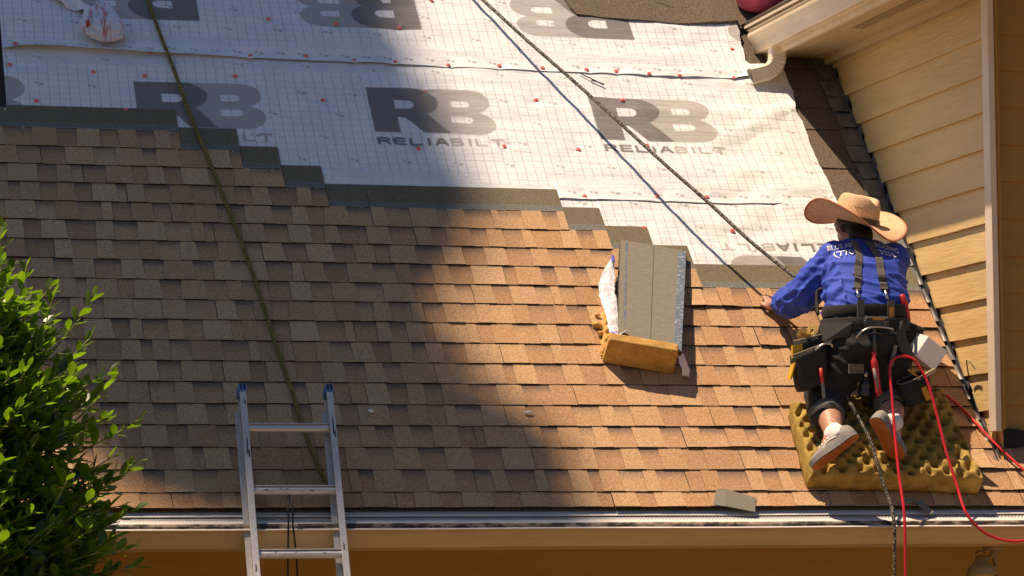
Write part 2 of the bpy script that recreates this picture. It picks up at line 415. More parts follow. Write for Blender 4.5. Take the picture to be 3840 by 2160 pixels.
extr([(-.162,-.1245),(-.169,-.1285),(-.174,-.136),(-.175,-.150)], 'guard_edge', M['grime'], guard, n=40, wob=.002, seed=2.)
b = MB(); pn = 0                                # perforations of the guard
gd = Vector((0,-.056,-.018)).normalized(); gn = Vector((0,-gd.z*-1,gd.y*-1)); gn = Vector((0,-.316,.949))
x = .9
while x < 5.9:
    for r_ in range(3):
        xx = x + (r_ % 2)*.0085
        c = Vector((xx, -.0985, -.1045)) + gd*(.002+r_*.0105) + gn*.0022
        c.z += .002*mnoise.noise((xx*1.3, 2., 1.))
        b.add([c+Vector((-.0048,0,0)), c+gd*.0038, c+Vector((.0048,0,0)), c-gd*.0038], [(0,1,2,3)])
    x += .017
b.build('guard_perforations', M['black'], guard)['kind'] = 'stuff'
b = MB(); b.box(XL, XR, -.05, .36, -.245, -.233); b.build('soffit', M['soffit'], house)
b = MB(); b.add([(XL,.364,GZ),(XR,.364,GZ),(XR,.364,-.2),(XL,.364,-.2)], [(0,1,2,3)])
low = b.build('lower_wall', M['siding_shaded'], house)
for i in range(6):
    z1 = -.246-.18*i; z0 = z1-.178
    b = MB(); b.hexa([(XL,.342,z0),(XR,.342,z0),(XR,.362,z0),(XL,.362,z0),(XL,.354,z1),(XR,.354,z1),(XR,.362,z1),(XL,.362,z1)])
    b.build('siding_board', M['siding_shaded'], low)

# ------------------------------------------------------------ shingles
ENDS = {17:1.931, 16:2.228, 15:2.4246, 14:2.628, 13:3.833, 12:4.030, 11:4.252, 10:4.434}
def stair(u):
    """top of the laid shingles at u (upper edge of the highest shingle)"""
    top = -1
    for k in range(-1, 18):
        e = ENDS.get(k, 5.61)
        if u < e: top = k
    return top*.143+.337
PAL = [(.485,.315,.172),(.47,.30,.162),(.45,.278,.148),(.425,.256,.135),(.395,.235,.125),(.50,.33,.184)]
DARK = (.15,.115,.095)
def shade(c, f): return (c[0]*f, c[1]*f, c[2]*f, 1)
def shingle(u0, u1, k, rng):
    s0 = k*.143 if k >= 0 else EAVE
    s0 += rng.uniform(-.0015,.0015); rot = rng.uniform(-.0025,.0025)
    LEN = .337 if k >= 0 else .30
    b = MB(); CZ = .150; L = u1-u0
    hb, ht, th, tr = .0172, .0050, .0042, .0026
    lift = rng.uniform(0,.003)
    if k >= 0 and u1 > 4.9 and rng.random() < .6: lift += rng.uniform(.002,.008)
    tone = rng.uniform(.94,1.06)
    def P(x, y, z):   # local to world
        f = y/LEN; wob = lift*math.exp(-y/.05)*(.5+.8*math.sin(x*7+u0*3)**2)
        return RP(u0+x, s0+y+rot*(x-.5), hb*(1-f)+ht*f + z + wob - .004*min(1,y/.2)*0)
    # split exposed zone into teeth and gaps
    x = 0.; tooth = rng.random() < .5; segs = []
    while x < L-.001:
        wd = rng.uniform(.080,.150) if tooth else rng.uniform(.070,.135)
        if rng.random() < .15: wd *= .55
        x2 = min(L, x+wd)
        if L-x2 < .04: x2 = L
        segs.append((x, x2, tooth)); x = x2; tooth = not tooth
    NS = len(segs)
    for i, (a, c, tth) in enumerate(segs):
        ta = rng.uniform(.0,.012) if i else 0; tc = rng.uniform(.0,.012) if i < NS-1 else 0
        base = PAL[rng.choice((0,0,1,1,2,3,5))] if tth else PAL[rng.choice((2,3,3,4,4,1))]
        bc = shade(base, tone*rng.uniform(.95,1.05))
        if tth:   # raised tooth, a little wider at its butt
            z0, z1 = 0, th+tr
            rows = [0, .05, .10, CZ]
            vs = []
            for y in rows:
                f = 1-y/CZ
                vs += [P(a+ (0 if not i else ta*(1-f)), y, z1), P(c-(0 if i == NS-1 else tc*(1-f)), y, z1)]
            fs = [(2*j, 2*j+1, 2*j+3, 2*j+2) for j in range(len(rows)-1)]
            b.add(vs, fs, bc)
            m = len(rows)
            b.add([P(a,0,z0), P(c,0,z0), P(c,0,z1), P(a,0,z1)], [(0,1,2,3)], (.028,.023,.019,1))
            b.add([P(a,0,z0), P(a,0,z1), P(a+(0 if not i else ta),CZ,z1), P(a+(0 if not i else ta),CZ,z0)], [(0,1,2,3)], (.07,.055,.04,1))
            b.add([P(c,0,z0), P(c-(0 if i == NS-1 else tc),CZ,z0), P(c-(0 if i == NS-1 else tc),CZ,z1), P(c,0,z1)], [(0,1,2,3)], (.07,.055,.04,1))
        else:     # recessed gap: the under layer with its dark printed band at the top
            a2, c2 = a-.014, c+.014
            a2 = max(a2,0); c2 = min(c2,L)
            rows = [0, .075, .100, .125, CZ]
            band = rng.random() < .8
            dk = rng.uniform(.35,1.0)
            cols = []
            for y in rows:
                f = max(0., min(1., (y-.085)/.045)) if band else 0.
                f = f*dk
                cols.append(tuple(bc[q]*(1-f)+DARK[q]*tone*f for q in range(3))+(1,))
            vs = []
            for y in rows: vs += [P(a2,y,th), P(c2,y,th)]
            n0 = len(b.v); b.v += vs
            for j in range(len(rows)-1):
                b.f.append([n0+2*j, n0+2*j+1, n0+2*j+3, n0+2*j+2]); b.c += [cols[j], cols[j], cols[j+1], cols[j+1]]
            b.add([P(a2,0,0), P(c2,0,0), P(c2,0,th), P(a2,0,th)], [(0,1,2,3)], (.028,.023,.019,1))
    gy = (.165,.168,.155,1); ol = (.165,.142,.095,1)
    zt = th+.0022
    b.add([P(0,CZ,zt),P(L,CZ,zt),P(L,.158,zt+.001),P(0,.158,zt+.001)], [(0,1,2,3)], (.20,.205,.195,1))
    b.add([P(0,.158,zt+.001),P(L,.158,zt+.001),P(L,.200,zt),P(0,.200,zt)], [(0,1,2,3)], gy)
    b.add([P(0,.200,zt),P(L,.200,zt),P(L,LEN,zt),P(0,LEN,zt)], [(0,1,2,3)], ol)
    # sides, back and top edge
    b.add([P(0,0,0),P(0,0,th),P(0,LEN,zt),P(0,LEN,0)], [(0,1,2,3)], (.09,.075,.055,1))
    b.add([P(L,0,0),P(L,LEN,0),P(L,LEN,zt),P(L,0,th)], [(0,1,2,3)], (.09,.075,.055,1))
    b.add([P(0,LEN,0),P(0,LEN,zt),P(L,LEN,zt),P(L,LEN,0)], [(0,1,2,3)], ol)
    return b.build('shingle', M['shingle'], deck, origin=RP(u0, s0, .0))
rng = random.Random(11)
for k in range(-1, 18):
    ur = ENDS.get(k, 5.602 + rng.uniform(-.006,.006))
    if k in (-1, 0, 1): ur = 7.3
    if k == 2: ur = 5.70
    # butt joints count back from a course offset
    x = ur
    first = 1.0 if k in ENDS else (.25+.33*((k*2) % 3)+rng.uniform(0,.1))
    while x > -1.2:
        L = first; first = 1.0
        x0 = x-L
        if x > -.1: shingle(x0+.0012, x-.0012, k, rng)
        x = x0
# small galvanised roofing nails showing in the nail strip
ball = MB()
nme = None
for (u, s) in [(1.069,2.727),(1.154,2.577),(1.245,2.579),(1.356,2.586),(1.89,2.571),(2.19,2.43),(2.373,2.287),(2.584,2.151),(2.792,2.007),(2.848,2.017),(2.934,2.016),(3.064,2.016),(3.256,2.021),(3.803,2.005),(3.99,1.868),(5.70,.24),(5.77,.25)]:
    if nme is None:
        bm = bmesh.new(); bmesh.ops.create_uvsphere(bm, u_segments=8, v_segments=5, radius=.0058)
        bmesh.ops.scale(bm, vec=(1,1,.5), verts=bm.verts); nme = bpy.data.meshes.new('roofing_nail'); bm.to_mesh(nme); bm.free(); nme.materials.append(M['nail'])
    o = bpy.data.objects.new('roofing_nail', nme); link(o, deck); o.rotation_euler = (A,0,0); o.location = RP(u, s, .0145) - wloc(deck)

# ------------------------------------------------------------ underlayment
def poly_sdf(px, py, poly):
    """signed distance (negative inside) of points to a closed polygon"""
    P = np.array(poly, dtype=np.float64); Q = np.roll(P, -1, 0)
    best = np.full(px.shape, 1e9); ins = np.zeros(px.shape, bool)
    for (ax, ay), (bx, by) in zip(P, Q):
        ex, ey = bx-ax, by-ay
        t = np.clip(((px-ax)*ex+(py-ay)*ey)/(ex*ex+ey*ey+1e-12), 0, 1)
        best = np.minimum(best, (px-ax-ex*t)**2+(py-ay-ey*t)**2)
        c = ((ay > py) != (by > py)) & (px < ex*(py-ay)/(ey+(1e-12 if ey == 0 else 0))+ax)
        ins ^= c
    dd = np.sqrt(best); return np.where(ins, -dd, dd)
def arc(cx, cy, rx, ry, a0, a1, n=10):
    return [(cx+rx*math.cos(rad(a0+(a1-a0)*i/n)), cy+ry*math.sin(rad(a0+(a1-a0)*i/n))) for i in range(n+1)]
LW, LH = .66, .37
def sc(pl): return [(x*LW, y*LH) for x, y in pl]
# y runs down from the top of the logo
R_OUT = sc([(0,0),(.36,0)]+arc(.36,.30,.205,.30,-90,62,12)+[(.47,.60),(.615,1),(.40,1),(.27,.66),(.206,.66),(.206,1),(0,1)])
R_IN = sc([(.206,.275),(.31,.275)]+arc(.31,.365,.055,.09,-90,90,8)+[(.206,.455)])
B_OUT = sc([(.40,0),(.83,0)]+arc(.83,.26,.16,.26,-90,70,10)+[(.91,.53)]+arc(.83,.76,.17,.26,-65,90,12)+[(.50,1.0)])
B_I1 = sc([(.665,.26),(.78,.26)]+arc(.78,.33,.04,.07,-90,90,6)+[(.665,.40)])
B_I2 = sc([(.645,.60),(.78,.60)]+arc(.78,.675,.045,.075,-90,90,6)+[(.645,.75)])
SEG = {'R':[(0,0,0,1),(0,0,.75,0),(.75,0,.9,.12),(.9,.12,.9,.38),(.9,.38,.75,.5),(0,.5,.75,.5),(.55,.5,.95,1)],
       'E':[(0,0,0,1),(0,0,.9,0),(0,.5,.8,.5),(0,1,.9,1)], 'L':[(0,0,0,1),(0,1,.9,1)], 'I':[(.4,0,.4,1)],
       'A':[(0,1,.42,0),(.58,0,1,1),(.42,0,.58,0),(.2,.68,.8,.68)],
       'B':[(0,0,0,1),(0,0,.75,0),(.75,0,.85,.12),(.85,.12,.85,.38),(.85,.38,.75,.5),(0,.5,.75,.5),(.75,.5,.92,.65),(.92,.65,.92,.88),(.92,.88,.75,1),(0,1,.75,1)],
       'T':[(0,0,1,0),(.5,0,.5,1)]}
def word_sdf(px, py, word, x0, y0, cw, chh, gap, hw):
    best = np.full(px.shape, 9.)
    x = x0
    for ch in word:
        wv = cw*(.35 if ch == 'I' else 1)
        for (ax, ay, bx, by) in SEG[ch]:
            if ch == 'I': ax = bx = .5
            ax, bx, ay, by = x+ax*wv, x+bx*wv, y0+ay*chh, y0+by*chh
            ex, ey = bx-ax, by-ay
            t = np.clip(((px-ax)*ex+(py-ay)*ey)/(ex*ex+ey*ey+1e-12), 0, 1)
            best = np.minimum(best, np.sqrt((px-ax-ex*t)**2+(py-ay-ey*t)**2)-hw)
        x += wv+gap
    return best, x
def vnoise(u, s, seed):
    r = np.random.RandomState(seed); T = r.rand(64, 64)*2-1
    i = np.floor(u).astype(int); j = np.floor(s).astype(int); fu = u-i; fs = s-j
    fu = fu*fu*(3-2*fu); fs = fs*fs*(3-2*fs)
    g = lambda a, b: T[a % 64, b % 64]
    return (g(i,j)*(1-fu)+g(i+1,j)*fu)*(1-fs)+(g(i,j+1)*(1-fu)+g(i+1,j+1)*fu)*fs

def sheet_mat():
    m = bpy.data.materials.new('printed_white_underlayment'); m.use_nodes = True
    n = m.node_tree.nodes; L = m.node_tree.links; b = n['Principled BSDF']
    b.inputs['Roughness'].default_value = .48; b.inputs['Specular IOR Level'].default_value = .35
    uv = n.new('ShaderNodeUVMap'); uv.uv_map = 'us'; sp = n.new('ShaderNodeSeparateXYZ'); L.new(uv.outputs[0], sp.inputs[0])
    def mth(op, a, c=None, d_=None):
        x = n.new('ShaderNodeMath'); x.operation = op
        for i, v in enumerate((a, c, d_)):
            if v is None: continue
            if isinstance(v, (int, float)): x.inputs[i].default_value = v
            else: L.new(v, x.inputs[i])
        return x.outputs[0]
    def line(src, period, half, soft):
        f = mth('FRACT', mth('DIVIDE', src, period)); dd = mth('MULTIPLY', mth('ABSOLUTE', mth('SUBTRACT', f, .5)), period)
        mr = n.new('ShaderNodeMapRange'); mr.interpolation_type = 'SMOOTHSTEP'
        L.new(dd, mr.inputs[0]); mr.inputs[1].default_value = half; mr.inputs[2].default_value = half+soft; mr.inputs[3].default_value = 1; mr.inputs[4].default_value = 0
        return mr.outputs[0]
    def att(nm):
        a = n.new('ShaderNodeAttribute'); a.attribute_name = nm; return a.outputs['Fac']
    def edge(src, wdt=.0035):
        mr = n.new('ShaderNodeMapRange'); L.new(src, mr.inputs[0])
        mr.inputs[1].default_value = -wdt; mr.inputs[2].default_value = wdt; mr.inputs[3].default_value = 1; mr.inputs[4].default_value = 0
        return mr.outputs[0]
    grid = att('grid')
    lv = mth('MULTIPLY', line(sp.outputs[0], .0510, .0007, .0022), .48)
    lh = mth('MULTIPLY', line(sp.outputs[1], .0510, .0006, .0022), .30)
    gl = mth('MULTIPLY', mth('MAXIMUM', lv, lh), grid)
    fine = mth('MULTIPLY', mth('MULTIPLY', line(sp.outputs[1], .0135, .0012, .003), .20), att('smallprint'))
    ink = mth('MAXIMUM', gl, fine)
    mk = mth('MULTIPLY', edge(att('mark'), .004), .5)
    nz = n.new('ShaderNodeTexNoise'); nz.inputs['Scale'].default_value = 5; nz.inputs['Detail'].default_value = 6
    L.new(uv.outputs[0], nz.inputs['Vector'])
    rp = n.new('ShaderNodeValToRGB'); L.new(nz.outputs['Fac'], rp.inputs[0])
    rp.color_ramp.elements[0].position = .3; rp.color_ramp.elements[1].position = .7
    rp.color_ramp.elements[0].color = (.70,.73,.75,1); rp.color_ramp.elements[1].color = (.80,.825,.84,1)
    col = rp.outputs[0]
    def mixto(col, fac, c):
        x = n.new('ShaderNodeMix'); x.data_type = 'RGBA'; L.new(fac, x.inputs[0]); L.new(col, x.inputs[6]); x.inputs[7].default_value = (*c, 1); return x.outputs[2]
    col = mixto(col, mth('MAXIMUM', ink, mk), (.10,.105,.12))
    light = edge(att('ink_light'))
    col = mixto(col, mth('MULTIPLY', light, .93), (.40,.385,.365))
    col = mixto(col, mth('MULTIPLY', edge(att('ink_dark')), .95), (.175,.165,.155))
    L.new(col, b.inputs['Base Color'])
    n2 = n.new('ShaderNodeTexNoise'); n2.inputs['Scale'].default_value = 30; n2.inputs['Detail'].default_value = 4
    mp = n.new('ShaderNodeMapping'); mp.inputs['Scale'].default_value = (.35,1.6,1); L.new(uv.outputs[0], mp.inputs[0]); L.new(mp.outputs[0], n2.inputs['Vector'])
    bp = n.new('ShaderNodeBump'); bp.inputs['Strength'].default_value = .5; bp.inputs['Distance'].default_value = .008
    L.new(n2.outputs['Fac'], bp.inputs['Height']); L.new(bp.outputs[0], b.inputs['Normal'])
    return m
M['sheet'] = sheet_mat()
CAPS = [(1.146,3.287),(1.111,3.111),(1.534,3.069),(1.798,3.053),(1.23,2.813),(1.679,2.76),(1.84,3.261),(2.368,3.251),(2.667,3.265),(2.271,3.075),(2.502,3.588),(2.867,3.571),(2.709,2.89),(3.431,3.822),(3.213,3.551),(2.921,3.242),(3.145,3.239),(3.43,3.228),(3.713,3.238),(3.951,3.233),(4.198,3.229),(4.363,3.224),(4.547,3.212),(4.72,3.207),(3.268,2.988),(3.865,2.951),(4.348,2.975),(3.158,2.507),(3.619,2.544),(4.015,2.535),(4.4,2.586),(5.082,3.468),(5.028,3.204),(5.295,3.11),(5.273,2.898),(5.306,2.459),(3.972,2.148),(4.362,2.164),(4.235,1.903),(4.979,2.12),(5.301,2.169),(4.63,2.167),(4.706,1.896)]
STU = np.array([stair(x/100) for x in range(0, 800)])
def seamA(u): return 3.236 - .0105*(u-1.07) - .0015*np.sin(u*2.)
def seamB(u): return 2.126 - .012*(u-3.8)
def sheet(u0, right, sA, sB, logos, flip, h0, seed, lift, res=.0072, label=''):
    nu = int((5.42-u0)/res)+1; ns = int((sB-min(sA(np.array([u0,5.42]))))/res)+1
    uu, tt = np.meshgrid(np.linspace(u0, 5.42, nu), np.linspace(0, 1, ns))
    lo = sA(uu); ss = lo + tt*(sB-lo)
    rp = np.array(right); rr = np.interp(-ss, -rp[:,1], rp[:,0]) + .004*vnoise(ss*30, ss*0, seed+5)
    cl = uu > rr; uu = np.minimum(uu, rr)
    # relief: long shallow pulls along the roll, tucks beside the caps, crumple near the cut end
    amp = np.clip((ss - STU[np.clip((uu*100).astype(int), 0, 799)])/.12, 0, 1)
    h = .0050*vnoise(uu*1.1, ss*8, seed) + .0032*vnoise(uu*2.3+4, ss*17, seed+1) + .0014*vnoise(uu*6, ss*34+uu*5, seed+2)
    cr = np.clip((uu-4.55)/.5, 0, 1)
    h += cr*(.016*vnoise(uu*2.6+ss*3.2, ss*6.5-uu*4.0, seed+3) + .003*vnoise(uu*6+ss*8, ss*13-uu*9, seed+4))
    for (cu, cs) in CAPS:
        dd = np.hypot(uu-cu, ss-cs); a = np.arctan2(ss-cs, uu-cu)
        h -= .006*np.exp(-(dd/.05)**2); h += .0022*np.exp(-(dd/.11)**2)*np.cos(a*3+cu*9)
    h = (h+.0075)*amp; h = np.maximum(h, 0)
    e = ss-lo
    if lift is not None: h += lift(uu)*np.exp(-(e/.028)**2)
    h += h0 + .010*np.clip((uu-4.95)/.2, 0, 1)
    X = uu; Y = ss*CA-h*SA; Z = ss*SA+h*CA
    V = np.stack([X, Y, Z], -1).reshape(-1, 3).astype(np.float32)
    idx = np.arange(nu*ns).reshape(ns, nu)
    q = np.stack([idx[:-1,:-1], idx[:-1,1:], idx[1:,1:], idx[1:,:-1]], -1)
    keep = ~(cl[:-1,:-1] & cl[1:,:-1]); q = q[keep]
    me = bpy.data.meshes.new('underlayment_sheet')
    me.vertices.add(len(V)); me.vertices.foreach_set('co', V.ravel())
    me.loops.add(q.size); me.loops.foreach_set('vertex_index', q.ravel().astype(np.int32))
    me.polygons.add(len(q)); me.polygons.foreach_set('loop_start', np.arange(0, q.size, 4, dtype=np.int32))
    me.update(calc_edges=True); me.polygons.foreach_set('use_smooth', np.ones(len(q), bool))
    uvl = me.uv_layers.new(name='us'); US = np.stack([uu, ss], -1).reshape(-1, 2)
    uvl.data.foreach_set('uv', US[q.ravel()].astype(np.float32).ravel())
    pu, ps = uu.ravel(), ss.ravel(); N = len(pu)
    dk = np.full(N, 9.); lt = np.full(N, 9.)
    for (lu, ls) in logos:
        lx = (pu-lu) if not flip else (lu-pu); ly = (ls-ps) if not flip else (ps-ls)
        near = (lx > -.06) & (lx < .80) & (ly > -.06) & (ly < .56)
        if not near.any(): continue
        x, y = lx[near], ly[near]
        r_ = np.maximum(poly_sdf(x, y, R_OUT), -poly_sdf(x, y, R_IN))
        bb = np.maximum(np.maximum(poly_sdf(x, y, B_OUT), -poly_sdf(x, y, B_I1)), -poly_sdf(x, y, B_I2))
        w1, xe = word_sdf(x, y, 'RELIA', .012, .417, .058, .050, .0265, .0085)
        w2, xe = word_sdf(x, y, 'BILT', xe, .417, .058, .050, .0265, .0080)
        rg = np.abs(np.hypot(x-xe-.02, y-.442)-.012)-.002
        dk[near] = np.minimum(dk[near], np.minimum(r_, w1)); lt[near] = np.minimum(lt[near], np.minimum(np.minimum(bb, w2), rg))
    # stapling marks: little double rings in rows
    mk = np.full(N, 9.); rs = np.random.RandomState(seed)
    off = ps - lo.ravel(); W = 1.21
    rows = [(.055,.115),(.26,.27),(.44,.35),(.62,.35),(.80,.27),(1.03,.35)]
    for ri, (ro, pe) in enumerate(rows):
        k = np.round((pu-ri*.11)/pe); cu = k*pe+ri*.11
        for ddx, rr_ in ((-.012,.0085),(.014,.0115)):
            dd = np.hypot(pu-cu-ddx, (off-ro+ddx*.35)); mk = np.minimum(mk, dd-rr_)
    sm = ((off > .115) & (off < .175)) | ((off > .985) & (off < 1.06))
    sm &= (np.mod(pu+.3*(off > .5), 1.21) > .25) & (np.mod(pu+.3*(off > .5), 1.21) < 1.02)
    gr = ((off > .10) & (off < 1.07) & ~sm).astype(np.float32)
    for nm, val in (('ink_dark', dk), ('ink_light', lt), ('mark', mk), ('smallprint', sm.astype(np.float32)), ('grid', gr)):
        at = me.attributes.new(nm, 'FLOAT', 'POINT'); at.data.foreach_set('value', val.astype(np.float32))
    me.materials.append(M['sheet'])
    o = bpy.data.objects.new('underlayment_sheet', me); link(o, deck); o.location = -wloc(deck)
    o['label'] = label
    return uu, ss, h
EA = [(5.154,4.3),(5.154,3.682),(5.146,3.541),(5.134,3.367),(5.152,3.285),(5.265,3.235),(5.290,3.182),(5.29,3.0)]
EB = [(5.30,3.4),(5.345,3.10),(5.337,3.077),(5.329,3.016),(5.305,2.923),(5.326,2.83),(5.319,2.655),(5.324,2.474),(5.329,2.241),(5.335,2.0)]
EC = [(5.33,2.4),(5.34,2.1),(5.345,1.9),(5.35,1.5)]
UL0 = 1.079
lo_all = []
sheet(3.6, EC, lambda u: 1.30+0*u, 2.215, [(5.29,1.327),(4.08,1.327)], True, .001, 31, None, label='lowest strip of white printed underlayment above the fresh shingles')
sheet(UL0, EB, seamB, 3.33, [(.525,3.006),(1.734,3.006),(2.948,3.006),(4.157,2.995)], False, .004, 21, lambda u: .004+0*u, label='middle strip of white underlayment with upright grey letters')
sheet(UL0, EA, seamA, 4.42, [(2.129,3.545),(3.335,3.538),(4.532,3.520),(5.74,3.51)], True, .008, 41, lambda u: .004+.030*np.clip((2.3-u)/1.0,0,1)*np.clip((u-1.05)/.15,.2,1), label='topmost strip of white underlayment with upside down grey letters')
b = MB(); b.rbox(-.1, UL0-.004, 2.60, 4.42, -.002, .012); b.build('felt_strip', M['felt'], deck)
# granule sheet lapped over the top right of the white strip
def strip_over(pts, s1):
    b = MB(); vs = []; fs = []; n = 40; P = np.array(pts)
    for i in range(n+1):
        u = P[0,0]+(P[-1,0]-P[0,0])*i/n; s = float(np.interp(u, P[:,0], P[:,1])); j = .006*mnoise.noise((u*14,1,1))
        lf = .028+.008*mnoise.noise((u*4,3,1))+.022*max(0,min(1,(u-4.8)/.2))
        vs += [RP(u, s+j, .014), RP(u, s+j, lf), RP(u, s1, .036)]
    for i in range(n): a = 3*i; fs += [(a,a+3,a+4,a+1),(a+1,a+4,a+5,a+2)]
    fs += [(0,1,2)]
    b.add(vs, fs); b.build('membrane_sheet', M['shingle_old'], deck)
strip_over([(4.19,3.90),(4.225,3.73),(4.494,3.700),(4.844,3.672),(5.10,3.676),(5.158,3.690)], 4.6)
mem(5.140, 5.64, 3.66, 4.2, .012, .012)
for (u0_, s0_, u1_, s1_) in [(4.86,3.80,5.03,3.93),(4.70,3.88,4.86,3.80)]:   # open joints in the membrane
    b = MB(); p, q = RP(u0_, s0_, .030), RP(u1_, s1_, .030); dd = (q-p).normalized().cross(NRM)*.004
    b.add([p-dd, q-dd*.4, q+dd*.4, p+dd], [(0,1,2,3)]); b.build('membrane_joint', M['black'], deck)
# plastic cap nails
cme = None
for (u, s) in CAPS:
    if cme is None:
        bm = bmesh.new()
        bmesh.ops.create_cone(bm, cap_ends=True, segments=12, radius1=.0135, radius2=.0105, depth=.006)
        bmesh.ops.create_uvsphere(bm, u_segments=8, v_segments=5, radius=.0045, matrix=Matrix.Translation((0,0,.003)))
        cme = bpy.data.meshes.new('cap_nail'); bm.to_mesh(cme); bm.free(); cme.materials.append(M['cap'])
    o = bpy.data.objects.new('cap_nail', cme); link(o, deck); o.rotation_euler = (A+RNG.uniform(-.2,.2), RNG.uniform(-.2,.2), 0)
    hh = .016 if s > 3.2 else .010
    o.location = RP(u, s, hh) - wloc(deck)

# ============================================================ THINGS
def rope_obj(name, pts, r, m, pitch=.06, strands=3, parent=None):
    """laid rope: strands wound round each other along a path"""
    P = spline(pts, 6); Ls = [0.]
    for i in range(1, len(P)): Ls.append(Ls[-1]+(P[i]-P[i-1]).length)
    tot = Ls[-1]; n = int(tot/pitch*7)
    b = MB(); fr = []; j = 0; nx = None
    for i in range(n+1):
        d_ = tot*i/n
        while j < len(Ls)-2 and Ls[j+1] < d_: j += 1
        f = (d_-Ls[j])/max(1e-6, Ls[j+1]-Ls[j]); p = P[j].lerp(P[j+1], f); t = (P[j+1]-P[j]).normalized()
        if nx is None: nx = t.cross(Vector((.3,.1,1))).normalized()
        nx = (nx-t*nx.dot(t)).normalized(); fr.append((p, nx.copy(), t.cross(nx), d_))
    for k in range(strands):
        pts2 = []
        for (p, x, y, d_) in fr:
            a = 2*math.pi*(d_/pitch+k/strands); pts2.append(p+(x*math.cos(a)+y*math.sin(a))*r*.48)
        b.tube(pts2, r*.62, 6)
    return b.build(name, m, parent, smooth=True, origin=P[0])
R1 = [(1.80,4.3),(1.855,3.80),(1.862,3.708),(1.905,3.389),(1.953,3.062),(1.999,2.712),(2.046,2.421),(2.094,2.106),(2.141,1.801),(2.184,1.476),(2.215,1.189),(2.244,.910),(2.277,.639),(2.297,.428),(2.326,.222),(2.359,.032)]
pts = [RP(u, s, .030) for u, s in R1] + [RP(2.385,-.09,.02), (2.392,-.10,-.13), (2.395,-.215,-.19), (2.398,-.22,-.6)]
tag(rope_obj('safety_rope', pts, .0098, M['rope_green'], pitch=.055), 'olive green rope lying down the left shingles to the ladder', 'rope')
R2 = [(3.44,4.42,.05),(3.66,3.85,.075),(3.70,3.749,.08),(3.872,3.32,.12),(4.049,2.905,.16),(4.20,2.519,.20),(4.363,2.13,.23),(4.506,1.832,.245),(4.645,1.541,.25),(4.79,1.26,.27),(4.90,1.05,.30)]
tag(rope_obj('safety_rope', [RP(*q) for q in R2], .0095, M['rope_grey'], pitch=.05), 'taut dark mottled rope running from the ridge to the kneeling roofer', 'rope')
R3 = [(4.86,.14,.56),(4.838,.08,.475),(4.850,.02,.41),(4.868,-.035,.338),(4.896,-.09,.244),(4.912,-.135,.132),(4.933,-.17,.022),(4.943,-.235,-.088),(4.943,-.25,-.197),(4.939,-.25,-.376),(4.938,-.25,-.8)]
tag(rope_obj('tail_rope', R3, .0085, M['rope_grey'], pitch=.045), 'grey mottled rope tail hanging over the foam pad and gutter', 'rope')

# red air hose ---------------------------------------------------------------
H1 = [(4.972,-.3,-1.0),(4.974,-.3,-.376),(4.981,-.28,-.107),(4.991,-.2,.076),(5.002,-.13,.261),(5.014,-.07,.449),(5.020,-.03,.581),(5.044,-.02,.629),(5.092,-.01,.645),(5.144,-.02,.63),(5.175,-.03,.583),(5.205,-.05,.507),(5.230,-.09,.357),(5.246,-.14,.207),(5.273,-.2,.039),(5.283,-.28,-.09),(5.351,-.3,-.172),(5.448,-.3,-.215),(5.558,-.3,-.219),(5.694,-.28,-.183),(5.9,-.26,-.12)]
hs = empty('air_hose', (5.0,-.3,-.4), 'bright red air hose looped over the tool belt and drooping past the gutter', 'hose')
b = MB(); b.tube(spline(H1, 8), .0068, 10); b.build('looped_hose', M['hose'], hs, True)
H2 = [RP(5.40,.70,.045),RP(5.483,.637,.04),RP(5.543,.548,.035),RP(5.586,.423,.04),RP(5.629,.299,.045),RP(5.676,.19,.05),RP(5.719,.096,.055),RP(5.80,-.04,.06)]
b = MB(); b.tube(spline(H2, 8), .0066, 10); b.build('trailing_hose', M['hose'], hs, True)
b = MB(); b.tube(spline([RP(5.20,.72,.10),RP(5.27,.735,.075),RP(5.34,.72,.055),RP(5.41,.695,.045)], 6), .0085, 10); b.build('hose_coupling', M['black'], hs, True)

